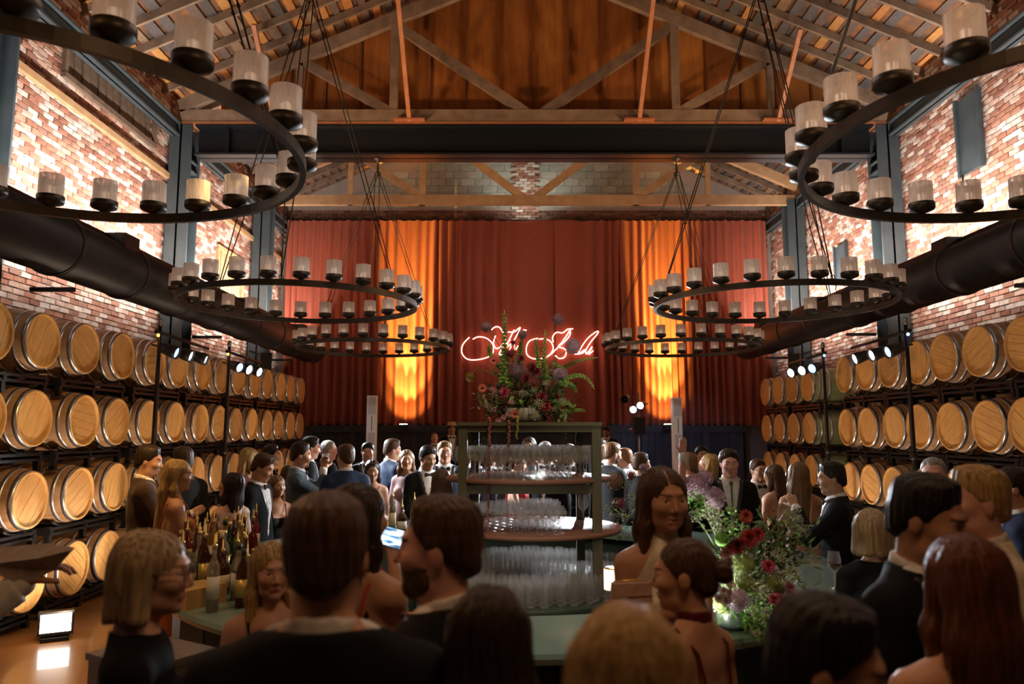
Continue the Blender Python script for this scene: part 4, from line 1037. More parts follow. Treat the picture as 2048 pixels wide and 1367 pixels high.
for dx, dz in ((0, 0), (.03, .03), (-.03, .02), (.01, -.04), (-.02, -.03), (.02, -.01)): dahlia(p+Vector((dx, 0, dz)), .026, (dx*10, -1, dz*8), petalm('blush_white_petal', (.70, .58, .52)), t, 'hydrangea_floret', 3, False)
for x, y in ((430, 560), (860, 850), (780, 880), (400, 600)): dahlia(F(x, y, 3.44), .034, (0, -1, .2), DUSTY, t, 'dusty_bloom', 3, False)
core = [F(x, y, 3.56) for x, y in ((500, 550), (600, 600), (700, 560), (780, 480), (820, 640), (500, 900), (600, 950), (700, 880), (560, 720), (450, 620), (620, 760), (860, 560), (900, 460), (680, 450), (420, 450), (840, 760), (720, 980))]
leaves('foliage', core, LEAFG, t, .05, 36, .045); leaves('dark_foliage', core, DKLEAF, t, .06, 20, .05)
BLG = petalm('bright_leaf', (.18, .42, .07))
leaves('trailing_fern', [F(x, y, 3.36) for x, y in ((560, 1040), (620, 1080), (680, 1060), (590, 1110), (640, 1150), (620, 1185), (670, 1120), (560, 1090), (180, 190), (170, 240), (230, 240), (440, 290), (460, 420))], BLG, t, .032, 30, .022)
MB().ball(F(370, 495, 3.40), (.032, .012, .032), 10).obj('round_leaf', BLG, t)
for a, b in (((560, 700), (900, 300)), ((600, 700), (960, 420)), ((620, 760), (1010, 665))): stem(F(*a, 3.5), F(*b, 3.42), t)
# ---- small arrangement far right of the tower
t = thing('flower_arrangement', 'small airy arrangement with dried brown alliums on the far counter beside the tower', 'flowers', (1.24, 6.98, ZB))
O = t.location.copy(); base = Vector((0, 0, .1)); G = lambda px, py, Y=6.9: P(px, py, Y)-O
MB().lathe([(.05, 0), (.07, .02), (.065, .10), (.06, .10), (.05, .02), (0, .02)], 20).obj('vase', mat('dark_vase', (.04, .05, .04), .4), t)
for px, py, r, m in ((1228, 962, .085, DRY), (1262, 950, .045, BURG), (1240, 1006, .05, BURG), (1285, 935, .04, PLUM)):
    p = G(px, py); allium(p, r, m, t, 120 if m is DRY else 160, 'dried_allium' if m is DRY else 'allium'); stem(base, p, t)
leaves('foliage', [G(x, y) for x, y in ((1230, 1015), (1250, 1025), (1270, 1000), (1280, 1020), (1260, 985), (1240, 1035), (1285, 975), (1222, 1022), (1246, 1058), (1275, 1040), (1290, 1000))], petalm('olive_leaf', (.26, .30, .08)), t, .045, 30, .05)
# ================================================================ PEOPLE (implicit surfaces, meshed with surface nets)
def nets(V, lo, h):
    ins = V < 0
    c = np.zeros((V.shape[0]-1, V.shape[1]-1, V.shape[2]-1), np.int8)
    offs = [(i, j, k) for i in (0, 1) for j in (0, 1) for k in (0, 1)]
    sl = lambda a, o: a[o[0]:a.shape[0]-1+o[0], o[1]:a.shape[1]-1+o[1], o[2]:a.shape[2]-1+o[2]]
    for o in offs: c += sl(ins, o)
    I = np.argwhere((c > 0) & (c < 8))
    if len(I) == 0: return np.zeros((0, 3)), np.zeros((0, 4), int)
    idx = -np.ones(c.shape, np.int64); idx[I[:, 0], I[:, 1], I[:, 2]] = np.arange(len(I))
    vals = np.stack([V[I[:, 0]+o[0], I[:, 1]+o[1], I[:, 2]+o[2]] for o in offs], 1)
    acc = np.zeros((len(I), 3)); cnt = np.zeros(len(I)); O = np.array(offs, float)
    for a in range(8):
        for b in range(a+1, 8):
            if np.abs(O[a]-O[b]).sum() != 1: continue
            m = (vals[:, a] < 0) != (vals[:, b] < 0)
            t = vals[m, a]/(vals[m, a]-vals[m, b])
            acc[m] += O[a]+t[:, None]*(O[b]-O[a]); cnt[m] += 1
    verts = (I + acc/cnt[:, None])*h + lo
    F = []
    for ax in range(3):
        s0 = [slice(None)]*3; s1 = [slice(None)]*3; s0[ax] = slice(0, -1); s1[ax] = slice(1, None)
        A, B = ins[tuple(s0)], ins[tuple(s1)]
        E = np.argwhere(A != B); u, w = [(1, 2), (2, 0), (0, 1)][ax]
        E = E[(E[:, u] > 0) & (E[:, w] > 0) & (E[:, u] < V.shape[u]-1) & (E[:, w] < V.shape[w]-1)]
        if len(E) == 0: continue
        q = []
        for du, dw in ((-1, -1), (0, -1), (0, 0), (-1, 0)):
            G_ = E.copy(); G_[:, u] += du; G_[:, w] += dw; q.append(idx[G_[:, 0], G_[:, 1], G_[:, 2]])
        q = np.stack(q, 1); fl = ~A[E[:, 0], E[:, 1], E[:, 2]]
        q[fl] = q[fl][:, ::-1]; F.append(q[(q >= 0).all(1)])
    return verts, np.concatenate(F)
def cone(a, b, ra, rb, k=.02, sy=1.0): return ('c', np.array(a, float), np.array(b, float), ra, rb, k, sy)
def ell(c, r, k=.02): return ('e', np.array(c, float), np.array(r, float), k)
def pd(p, X, Y, Z, infl):
    if p[0] == 'c':
        _, a, b, ra, rb, k, sy = p; ab = (b-a).copy(); ab[1] /= sy
        x, y, z = X-a[0], (Y-a[1])/sy, Z-a[2]
        L2 = (ab**2).sum()+1e-12; t = np.clip((x*ab[0]+y*ab[1]+z*ab[2])/L2, 0, 1)
        return np.sqrt((x-t*ab[0])**2+(y-t*ab[1])**2+(z-t*ab[2])**2)-(ra+(rb-ra)*t)-infl
    _, c, r, k = p; r = r+infl
    q = np.sqrt(((X-c[0])/r[0])**2+((Y-c[1])/r[1])**2+((Z-c[2])/r[2])**2)
    return (q-1)*r.min()
def pbox(p, infl):
    if p[0] == 'c': r = max(p[3], p[4])+infl; return np.minimum(p[1], p[2])-r, np.maximum(p[1], p[2])+r
    return p[1]-p[2]-infl, p[1]+p[2]+infl
class Fld:
    def __init__(s, prims, h, infl=0, box=None, pad=.05):
        bx = [pbox(p, infl) for p in prims]
        lo = np.min([b[0] for b in bx], 0)-2.5*h; hi = np.max([b[1] for b in bx], 0)+2.5*h
        if box is not None: lo = np.maximum(lo, box[0]); hi = np.minimum(hi, box[1])
        n = np.maximum(np.ceil((hi-lo)/h).astype(int)+1, 4); s.lo, s.h = lo, h
        ax = [lo[i]+h*np.arange(n[i]) for i in range(3)]
        s.X, s.Y, s.Z = ax[0][:, None, None], ax[1][None, :, None], ax[2][None, None, :]
        s.V = np.full(n, .2)
        for p, (bl, bh) in zip(prims, bx):
            k = p[5] if p[0] == 'c' else p[3]; m = k+pad
            i0 = np.maximum(np.floor((bl-m-lo)/h).astype(int), 0); i1 = np.minimum(np.ceil((bh+m-lo)/h).astype(int)+1, n)
            if (i1 <= i0).any(): continue
            S = tuple(slice(a, b) for a, b in zip(i0, i1))
            d = pd(p, s.X[S[0]], s.Y[:, S[1]], s.Z[:, :, S[2]], infl); v = s.V[S]
            hh = np.clip(.5+.5*(v-d)/k, 0, 1); s.V[S] = v+(d-v)*hh-k*hh*(1-hh)
    def cut(s, d): s.V = np.maximum(s.V, d); return s      # keep where d < 0
    def mesh(s):
        for a in range(3):
            sl = [slice(None)]*3; sl[a] = 0; s.V[tuple(sl)] = np.maximum(s.V[tuple(sl)], .001); sl[a] = -1; s.V[tuple(sl)] = np.maximum(s.V[tuple(sl)], .001)
        return nets(s.V, s.lo, s.h)
def np_obj(name, parts, mats, parent, mi=None):
    vs = []; fs = []; n = 0
    for v, f in parts:
        if len(f) == 0: continue
        vs.append(v); fs.append(f+n); n += len(v)
    if not vs: return None
    v = np.concatenate(vs); f = np.concatenate(fs); me = bpy.data.meshes.new(name)
    me.vertices.add(len(v)); me.vertices.foreach_set('co', v.astype(np.float32).ravel())
    me.loops.add(len(f)*4); me.loops.foreach_set('vertex_index', f.astype(np.int32).ravel())
    me.polygons.add(len(f)); me.polygons.foreach_set('loop_start', np.arange(0, len(f)*4, 4, dtype=np.int32))
    me.polygons.foreach_set('loop_total', np.full(len(f), 4, dtype=np.int32))
    me.polygons.foreach_set('use_smooth', np.ones(len(f), bool))
    for m in (mats if isinstance(mats, (list, tuple)) else [mats]): me.materials.append(m)
    if mi is not None: me.polygons.foreach_set('material_index', mi(v, f).astype(np.int32))
    me.update(calc_edges=True); return link(name, me, parent)

SKIN = {k: mat('skin_'+k, c, .48, c2=tuple(q*.9 for q in c), scale=14, bump=.05, bscale=300, spec=.35) for k, c in
        dict(fair=(.56, .33, .23), warm=(.50, .27, .17), tan=(.38, .20, .12), deep=(.24, .12, .07), rosy=(.60, .32, .25)).items()}
LIPS = mat('lips', (.42, .17, .13), .4); BROW = mat('brows', (.06, .035, .02), .8); EYEW = mat('eye_white', (.48, .43, .38), .2)
IRIS = mat('iris', (.03, .02, .015), .1); 
def hairm(n, c): return mat('hair_'+n, c, .45, c2=tuple(q*.45 for q in c), scale=1.2, stretch=(90, 90, 2.5), bump=.5, bscale=1.2, spec=.25)
HAIR = {n: hairm(n, c) for n, c in dict(black=(.014, .011, .009), dark=(.035, .02, .012), brown=(.085, .043, .02), auburn=(.12, .04, .016), light=(.22, .12, .055),
        blonde=(.46, .30, .12), ash=(.40, .30, .17), grey=(.32, .29, .26), ginger=(.26, .11, .04)).items()}
CLO = {n: mat('cloth_'+n, c, r, c2=tuple(q*.8 for q in c), scale=30, bump=.15, bscale=150, sheen=sh, spec=.5 if n in ('sequin', 'satin', 'shoe') else .15) for n, (c, r, sh) in dict(
    black=((.007, .007, .008), .8, 0), navy=((.018, .032, .075), .7, .1), grey=((.075, .10, .11), .75, .1), charcoal=((.03, .032, .036), .75, .1), brown=((.05, .03, .022), .8, .1), white=((.72, .70, .66), .7, .1), cream=((.62, .55, .42), .75, .1),
    shirt=((.68, .67, .65), .6, 0), redlace=((.45, .05, .04), .6, .1), rust=((.45, .12, .03), .45, .1), peach=((.62, .36, .30), .5, .1), mauve=((.36, .22, .22), .6, .1),
    sequin=((.62, .56, .44), .3, 0), green=((.10, .13, .05), .7, 0), satin=((.02, .02, .022), .3, 0), blush=((.62, .42, .34), .5, .1), maroon=((.10, .01, .015), .4, 0), red=((.40, .02, .03), .5, .1), grape=((.28, .20, .26), .5, .1), shoe=((.01, .01, .01), .3, 0), taupe=((.42, .34, .28), .7, 0)).items()}
MS = mat('frame_metal', (.10, .06, .03), .3, .6)

def ik(S, T, l1, l2, hint):
    S, T, hint = np.array(S, float), np.array(T, float), np.array(hint, float)
    d = T-S; L = np.linalg.norm(d); mx = (l1+l2)*.995
    if L > mx: T = S+d/L*mx; d = T-S; L = mx
    a = (l1*l1-l2*l2+L*L)/(2*L); hgt = math.sqrt(max(l1*l1-a*a, 0)); u = d/L
    w_ = hint-u*(hint@u); w_ /= np.linalg.norm(w_)+1e-9
    return S+u*a+w_*hgt, T
def hand(w, d, n, side, curl, f=1.0):
    d = d/np.linalg.norm(d); n = n-d*(n@d); n /= np.linalg.norm(n); t = np.cross(d, n)*side
    P_ = []
    for i, (o, L) in enumerate(((-.027, .066), (-.009, .076), (.010, .070), (.027, .054))):
        k = w+d*(.088-.006*abs(i-1.2))*f+t*o*f; P_.append(cone(w+t*o*.55*f-d*.01, k, .0135*f, .0105*f, .012))
        c = math.radians(curl); q = k; ang_ = c*.25
        for m_, sc in ((.45, 1), (.32, .9), (.23, .8)):
            ang_ += c*.33; dd = d*math.cos(ang_)+n*math.sin(ang_); e = q+dd*L*m_*f; P_.append(cone(q, e, .0088*f*sc, .0082*f*sc, .004)); q = e
    b = w+d*.025*f-t*.02*f; dd = d*.62-t*.62+n*(.25+.004*curl); dd /= np.linalg.norm(dd); e = b+dd*.045*f; P_.append(cone(b, e, .014*f, .0105*f, .012))
    d2 = dd*.7+d*.3+n*.004*curl; d2 /= np.linalg.norm(d2); P_.append(cone(e, e+d2*.036*f, .0100*f, .0085*f, .004))
    return P_, w+d*.085*f+n*.028*f

def headprims(fem, om=0):
    if fem: P_ = [ell((0, -.012, .030), (.0725, .092, .084), .02), ell((0, .034, -.022), (.054, .056, .074), .03), ell((0, .068, -.088), (.015, .018, .015), .03),
                 cone((-.030, .030, -.070), (.030, .030, -.070), .022, .022, .03), cone((0, .090, .008), (0, .1055, -.022), .0055, .0085, .012),
                 cone((-.026, .082, .030), (.026, .082, .030), .007, .007, .016)]; w_, q = .0075, .0075
    else: P_ = [ell((0, -.012, .030), (.0735, .093, .084), .02), ell((0, .028, -.026), (.059, .062, .080), .03), ell((0, .066, -.092), (.022, .020, .018), .025),
                cone((-.038, .022, -.074), (.038, .022, -.074), .025, .025, .03), cone((0, .088, .010), (0, .107, -.025), .0065, .0100, .012),
                cone((-.030, .079, .030), (.030, .079, .030), .011, .011, .014)]; w_, q = .0095, .0085
    for sx in (-1, 1):
        P_ += [ell((sx*w_, .093, -.029), (q, .009, .0068), .006), ell((sx*.038, .060, -.018), (.022, .025, .020), .025),
               cone((sx*.017, .083, -.0535), (sx*.004, .0905, -.0515), .0038, .0052, .006), ell((sx*.075, -.006, -.004), (.009, .018, .029), .006),
               # eyelids above and below the eyeball
               cone((sx*.020, .081, .0178), (sx*.042, .077, .0165), .0036, .0036, .006), cone((sx*.021, .081, -.0035), (sx*.040, .077, -.0025), .0034, .0034, .006)]
    P_.append(cone((-.015, .084, -.0615-om), (.015, .084, -.0615-om), .0055, .0055, .006))
    return P_
def person(label, px, ytop, Y, sex='m', face=0, yaw=0, pitch=0, hair=('short', 'dark'), skin='warm', top=('tux', 'black'), arms=(None, None), base=0,
           beard=False, glasses=False, group=None, smile=0, tie=None, curl=(25, 25), wide=1.0, Hs=None, prop=None, palms=(None, None)):
    fem = sex == 'f'; q = P(px, ytop, Y); H = q.z-base
    hq = P(px, ytop+.12*FPX/Y, Y)
    s = H/1.765 if Hs is None else Hs/1.765
    root = thing('person', label, 'person', (hq.x, Y, base), -math.radians(face), group); root.scale = (1, 1, 1)
    hh, hb, hc, hd = (.0046, .017, .0115, .0048) if Y < 3.3 else ((.0064, .021, .015, .0062) if Y < 5.9 else (.0090, .027, .020, .0085))
    def out(name, parts, m, par=root, mi=None):
        return np_obj(name, [(v*s, f) for v, f in parts], m, par, (lambda v, f: mi(v/s, f)) if mi else None)
    W_ = wide
    # skeleton
    if fem: sh, ch, wa, pe, sr, ar = .143, .124, .106, .148, .044, (.040, .032, .024)
    else: sh, ch, wa, pe, sr, ar = .168, .148, .134, .148, .056, (.052, .041, .030)
    sh *= W_; ch *= W_; wa *= W_; pe *= W_
    torso = [cone((0, 0, .95), (0, 0, 1.10), pe, wa, .05, .70), cone((0, 0, 1.10), (0, 0, 1.27), wa, ch, .05, .70), cone((0, 0, 1.27), (0, 0, 1.385), ch, ch*.90, .05, .68)]
    for sx in (-1, 1):
        torso += [cone((0, -.015, 1.392), (sx*(sh-.015), -.012, 1.400), .066, sr, .04), cone((0, -.025, 1.492), (sx*sh*.85, -.014, 1.418), .036, .038, .045)]
        if fem: torso.append(ell((sx*.066, .085*W_, 1.275), (.056, .050, .054), .03))
    neck = [cone((0, -.018, 1.42), (0, -.002, 1.60), .048 if fem else .060, .043 if fem else .055, .03)]
    legs = []
    for sx in (-1, 1):
        legs += [cone((sx*.085, 0, .93), (sx*.092, .01, .50), .088, .054, .04), cone((sx*.092, .005, .50), (sx*.095, -.015, .09), .052, .034, .02)]
    feet = [cone((sx*.095, -.035, .048), (sx*.108, .125, .030), .036, .028, .02) for sx in (-1, 1)]
    armp = {}; handp = {}; hinfo = {}
    for i, sx in enumerate((-1, 1)):
        tgt = arms[i] if arms[i] is not None else (sx*.235*W_+sx*.02, .03, .84)
        S = np.array((sx*sh, -.012, 1.400)); hint = (sx*.5, -.8, -.6) if tgt[2] < 1.7 else (sx*.9, .2, -.3)
        E, T = ik(S, tgt, .285, .255, hint)
        armp[sx] = [cone(S, E, ar[0], ar[1], .03), cone(E, T, ar[1], ar[2], .02)]
        d = T-E; n = np.array(palms[i] if palms[i] is not None else (-sx, .15, .1), float)
        hp_, gp = hand(T, d, n, sx, curl[i], .92 if fem else 1.03); handp[sx] = hp_; hinfo[sx] = (gp, d/np.linalg.norm(d), T)
    Rm = np.array(Matrix.Rotation(-math.radians(yaw), 3, 'Z') @ Matrix.Rotation(-math.radians(pitch), 3, 'X'))
    hc0 = np.array((0, .012, 1.638)) + np.array((0, .5*math.sin(math.radians(pitch))*.12, -.004*abs(pitch)/10))
    toB = lambda v: v @ Rm.T + hc0
    toH = lambda p: (np.array(p)-hc0) @ Rm
    hp = headprims(fem, .010*smile)
    nk = cone(toH((0, -.010, 1.50)), toH((0, .0, 1.585)), .048 if fem else .060, .045 if fem else .056, .03)
    F = Fld(hp+[nk], hh)
    for sx in (-1, 1):   # eye sockets
        d = np.sqrt(((F.X-sx*.031)*.66)**2+(F.Y-.0910)**2+((F.Z-.0075)*1.15)**2)-.0098; F.V = np.maximum(F.V, -d)
    if smile > .7: F.V = np.maximum(F.V, -(np.sqrt((F.X/2.2)**2+(F.Y-.098)**2+((F.Z+.0605))**2*1.5)-.0078))
    hv, hf = F.mesh()
    fb = Fld(torso+neck+legs+feet+armp[-1]+armp[1], hb)
    parts = [(toB(hv), hf), fb.mesh()] + [Fld(handp[sx]+[cone(hinfo[sx][2]-hinfo[sx][1]*.05, hinfo[sx][2], ar[2]+.001, ar[2]-.002, .01)], hd).mesh() for sx in (-1, 1)]
    nhf = len(hf)
    def mi(v, f):
        m = np.zeros(len(f), int); c = (v[f].mean(1)-hc0) @ Rm; x, y, z = np.abs(c[:, 0]), c[:, 1], c[:, 2]
        hd_ = np.arange(len(f)) < nhf
        m[hd_ & (x < .020) & (y > .080) & (z < -.0500) & (z > -.0675-.010*smile)] = 1
        m[hd_ & (x > .013) & (x < .046) & (y > .06) & (np.abs(z-.0290+5*(x-.034)**2) < (.0040 if not fem else .0026))] = 2
        return m
    body = out('body', parts, [SKIN[skin], LIPS, BROW if hair[1] in ('black', 'dark', 'brown', 'auburn') else mat('pale_brows', (.16, .10, .05), .8)], mi=mi)
    if Y < 9:
        em = bpy.data.meshes.get('eye_mesh')
        if em is None: em = MB().ball((0, 0, 0), .0125, 12).ball((0, .0080, 0), (.0066, .0052, .0066), 10, 1).mesh('eye_mesh', [EYEW, IRIS])
        for sx in (-1, 1):
            p_ = toB(np.array((sx*.031, .0734 if fem else .0726, .0075)))*s
            o = link('eye', em, body, p_, Matrix([list(r) for r in Rm]).to_euler()); o.scale = (s, s, s)
    # hair
    st, hcn = hair
    if st != 'bald':
        big = {'long': .52, 'mid': .36, 'verylong': .62}.get(st, 0)
        if st in ('short', 'receding', 'curly', 'bun'):
            F = Fld([ell((0, -.012, .030), (.0735, .093, .084), .02), ell((0, -.044, -.024), (.057, .053, .060), .02)], hh, .034, pad=.08)
            X, Yy, Z_ = F.X, F.Y, F.Z; V = F.V+.034; c01 = lambda a: np.clip(a, 0, 1)
            zl = .60*Yy-.004+.024*c01((Yy-.02)/.05)+.20*np.clip(np.abs(X)-.045, 0, 1)*(Yy > .03)+.0022*np.sin(X*190+3)+.0016*np.sin(X*410)
            tm = {'short': .009, 'receding': .006, 'curly': .020, 'bun': .0055}[st]
            if st == 'receding': zl = zl+.040*c01((Yy-.0)/.05)-.02*c01((.03-np.abs(X))/.02)*(Yy > 0)
            T = np.clip((Z_-zl)*.42+.0035, -.012, tm+(.014 if st == 'short' else .006 if st != 'bun' else .002)*c01((Z_-.045)/.06)+(.009*c01(Yy/.07)*c01((Z_-.082)/.03) if st == 'short' else 0))
            V = V-T; th = np.arctan2(Yy-.03, X+.0001)
            V = V+.0011*np.sin(th*30+Z_*40)+.0010*np.sin(X*260+Yy*120)*c01((Z_-zl)*60)
            if st == 'curly': V = V+.0045*np.sin(X*110+2)*np.sin(Yy*95)*np.sin(Z_*100+1)
            if st == 'bun':
                F2 = [ell((0, -.122, .012), (.040, .036, .038), .012), ell((.018, -.138, .034), (.022, .020, .020), .008)]
                for p in F2: V = np.minimum(V, pd(p, X, Yy, Z_, 0)+.0015*np.sin(X*200+Z_*180))
            F.V = V
        else:
            pr = [ell((0, -.014, .031), (.0795, .099, .0885), .02), ell((0, -.050, -.018), (.066, .050, .058), .03)]
            if st == 'bob': pr += [cone((sx*.066, -.014, .03), (sx*.078, -.004, -.10), .026, .030, .03) for sx in (-1, 1)]+[cone((0, -.055, .02), (0, -.062, -.10), .078, .078, .04, .62)]
            if big:
                e = -.14-big*.5
                pr += [cone((0, -.055, .03), (0, -.078, -.12), .074, .082, .04, .55), cone((0, -.078, -.12), (0, -.095, e-.1), .084, .058, .04, .50)]
                for sx in (-1, 1): pr += [cone((sx*.064, -.012, .035), (sx*.076, -.006, -.10), .021, .023, .03), cone((sx*.076, -.006, -.10), (sx*.088, .030 if st == 'long' else -.05, e*.9), .025, .015, .03)]
            F = Fld(pr, hh*1.1, 0, pad=.06); X, Yy, Z_ = F.X, F.Y, F.Z; V = F.V
            th = np.arctan2(X, -(Yy+.01)+.0001)
            V = V + .0016*np.sin(th*36+3*np.sin(Z_*16+th*2)) + .0014*np.sin(th*17-Z_*24) + .0012*np.sin(X*420+4*np.sin(Z_*12))
            V = V + .006*np.exp(-((X-.012)/.005)**2)*np.clip(Z_*14, 0, 1)*(Yy > -.05)
            fe = (np.sqrt((X/.066)**2+((Yy-.10)/.088)**2+((Z_+.035)/.104)**2)-1)*.066; V = np.maximum(V, -fe)
            if st == 'bob': V = np.maximum(V, -.122-Z_+.006*np.sin(th*9))
            F.V = V
        v, f = F.mesh(); out('hair', [(toB(v), f)], HAIR[hcn])
    if beard:
        F = Fld([p for p in hp[1:4]], hh, .0055); F.cut(F.Z+.028+.4*np.maximum(F.Y-.05, 0)*0).cut(-(F.Y-.0)+0*F.Z-.004)
        F.V = np.maximum(F.V, -(np.sqrt((F.X/.022)**2+((F.Y-.09)/.03)**2+((F.Z+.057)/.012)**2)-1)*.012)
        F.V += .0012*np.sin(F.X*500)*np.sin(F.Z*450); v, f = F.mesh(); out('beard', [(toB(v), f)], HAIR['brown'])
    if glasses:
        gm = MB(); rm = Matrix([list(r) for r in Rm])
        cv = lambda p: Vector(toB(np.array(p))*s)
        for sx in (-1, 1):
            gm.tube([cv((sx*.033+.023*math.cos(a), .097-.12*abs(.023*math.cos(a)+.033-.03)*0, .006+.018*math.sin(a))) for a in np.linspace(0, 2*PI, 17)[:-1]], .0017*s, 6, closed=True)
            gm.tube([cv((sx*.056, .096, .012)), cv((sx*.074, .06, .013)), cv((sx*.081, -.005, .010))], .0018*s, 6)
        gm.tube([cv((-.010, .098, .010)), cv((0, .101, .012)), cv((.010, .098, .010))], .0016*s, 5); gm.obj('glasses', MS, root)
    # clothes
    kind, cn = top; cm_ = CLO[cn]; AR = armp[-1]+armp[1]
    fold = lambda F: .0025*np.sin(F.Z*38+F.X*22)*np.sin(F.X*31+F.Y*27+1)
    def shoes():
        F = Fld(feet+[cone((sx*.095, -.035, .05), (sx*.095, -.02, .10), .036, .036, .02) for sx in (-1, 1)], .016, .010); F.cut(-(F.Z-.004)+0*F.X).cut(F.Z-.12+0*F.X); out('shoes', [F.mesh()], CLO['shoe'])
    if kind in ('tux', 'suit', 'dinner', 'shirt'):
        neckline = lambda z: np.clip((z-1.09)*.195, 0, .078)
        if kind == 'shirt': neckline = lambda z: z*0
        J = Fld(torso+AR, hc, .019); J.V += fold(J)
        J.cut(.80-J.Z+0*J.X+0*J.Y)
        if kind != 'shirt': J.V = np.where((J.Y > 0) & (J.Z < 1.56), np.maximum(J.V, neckline(J.Z)-np.abs(J.X)), J.V)
        J.cut(J.Z-(1.512-.16*np.clip(J.Y+.02, -.05, .3))+0*J.X)
        for sx in (-1, 1):   # sleeve ends before the wrist
            T, d = hinfo[sx][2], hinfo[sx][1]; dd = (J.X-T[0])*d[0]+(J.Y-T[1])*d[1]+(J.Z-T[2])*d[2]
            near = (np.sqrt((J.X-T[0])**2+(J.Y-T[1])**2+(J.Z-T[2])**2) < .12); J.V = np.where(near, np.maximum(J.V, dd+.022), J.V)
        jn = 'dress_shirt' if kind == 'shirt' else 'jacket'
        jo = out(jn, [J.mesh()], CLO['shirt'] if kind == 'shirt' else cm_)
        if kind != 'shirt':
            Lp = Fld(torso, hc*.55, .0225, box=(np.array((-.2, 0, 1.0)), np.array((.2, .3, 1.56))))
            wl_ = neckline(Lp.Z); Lp.cut(np.abs(Lp.X)-wl_-.042*np.clip((Lp.Z-1.06)*5, 0, 1)+0*Lp.Y).cut(wl_+.002-np.abs(Lp.X)+0*Lp.Y).cut(-Lp.Y+.01+0*Lp.X+0*Lp.Z).cut(Lp.Z-1.495+0*Lp.X+0*Lp.Y).cut(1.09-Lp.Z+0*Lp.X+0*Lp.Y)
            out('lapels', [Lp.mesh()], CLO['satin'] if kind == 'tux' or cn in ('cream', 'white') and kind == 'tux' else cm_, jo)
            Sf = Fld(torso, hc, .011, box=(np.array((-.13, -.02, .98)), np.array((.13, .3, 1.52)))); so = out('dress_shirt', [Sf.mesh()], CLO['shirt'])
            bs = MB()
            for z in (1.12, 1.19, 1.26, 1.33): bs.ball((0, (.100+.008*(z > 1.2))*s*W_+.004, z*s), .0055*s, 6)
            bs.obj('shirt_studs', CLO['shoe'], so)
        else: so = jo
        Cf = Fld([cone((0, -.020, 1.45), (0, -.006, 1.56), .064, .059, .02)], min(hc, .010), .009); Cf.cut(Cf.Z-(1.527-.30*Cf.Y)+0*Cf.X).cut(1.476-.34*Cf.Y-Cf.Z+0*Cf.X); out('collar', [Cf.mesh()], CLO['shirt'], so)
        for sx in (-1, 1):
            T, d = hinfo[sx][2], hinfo[sx][1]; Q = Fld([cone(T-d*.035, T-d*.008, ar[2]+.008, ar[2]+.008, .01)], hd*1.3); out('shirt_cuff', [Q.mesh()], CLO['shirt'], so)
        b = MB(); yb = .074*s; zb = 1.468*s
        if tie in (None, 'bow'):
            for sx in (-1, 1):
                pts = [(sx*.004, -.004), (sx*.030, -.020), (sx*.052, -.022), (sx*.056, 0), (sx*.052, .022), (sx*.030, .020), (sx*.004, .004)]
                vs = [(x*s, yb, zb+z*s) for x, z in pts]+[(x*s, yb+.014*s, zb+z*s) for x, z in pts]; n = 7
                b.add(vs, [tuple(range(n))[::-1], tuple(range(n, 2*n))]+[(i, (i+1) % n, (i+1) % n+n, i+n) for i in range(n)], 0, False)
            b.ball((0, yb+.010*s, zb), (.009*s, .010*s, .011*s), 8); b.obj('bow_tie', CLO['satin'], root)
        elif tie != 'none':
            b.box((0, yb+.006*s, zb-.005*s), (.03*s, .02*s, .035*s)); b.bar((0, yb+.008*s, zb-.02*s), (0, yb+.045*s, 1.16*s), .012*s, .045*s, up=(0, 1, 0)); b.obj('necktie', CLO[tie], root)
        Tr = Fld([cone((0, 0, .93), (0, 0, 1.02), pe, wa*1.04, .05, .70)]+legs, hb, .020); Tr.V += .0025*np.sin(Tr.Z*26+Tr.X*20)+0*Tr.Y; Tr.cut(Tr.Z-1.03+0*Tr.X+0*Tr.Y).cut(.075-Tr.Z+0*Tr.X+0*Tr.Y)
        out('trousers', [Tr.mesh()], CLO['black'] if kind in ('tux', 'dinner') else cm_); shoes()
    else:
        sl = kind == 'sleeved'
        D = Fld(torso+(AR if sl else []), hc, .009)
        X, Yy, Z_ = D.X, D.Y, D.Z; z0 = 0*X+0*Yy+0*Z_
        if kind == 'strapless': D.cut(Z_-1.325-.25*np.abs(X)*(Yy > 0)+z0)
        elif kind == 'straps': D.cut(Z_-(1.31-.9*np.clip(.03-Yy, 0, .05)+.1*np.abs(X))+z0)
        elif kind == 'backless': D.cut(np.where(Yy > .0, Z_-1.34, Z_-(1.02+1.2*np.clip(np.abs(X)-.03, 0, .2)))+z0)
        elif kind == 'halter': D.cut(np.where(Yy > .0, np.maximum(Z_-1.53, np.abs(X)-(.055+.55*np.clip(1.48-Z_, 0, .25))), Z_-1.10)+z0)
        elif kind == 'sleeved':
            D.cut(Z_-(1.495-.3*np.clip(Yy, 0, .1))+z0)
            for sx in (-1, 1):
                T, d = hinfo[sx][2], hinfo[sx][1]; dd = (X-T[0])*d[0]+(Yy-T[1])*d[1]+(Z_-T[2])*d[2]; D.V = np.where(np.sqrt((X-T[0])**2+(Yy-T[1])**2+(Z_-T[2])**2) < .12, np.maximum(D.V, dd+.01), D.V)
        D.V += .4*fold(D); D.cut(.90-Z_+z0); bo = out('bodice', [D.mesh()], cm_)
        if kind in ('straps', 'backless'):
            b = MB()
            for sx in (-1, 1): b.tube([(sx*.072*s, .118*s, 1.30*s), (sx*.086*s, .060*s, 1.43*s), (sx*.090*s, -.01*s, 1.493*s), (sx*.080*s, -.082*s, 1.43*s), (sx*.05*s, -.112*s, 1.25*s), (sx*.02*s, -.112*s, 1.12*s)], .005*s, 6)
            b.obj('shoulder_strap', cm_, bo)
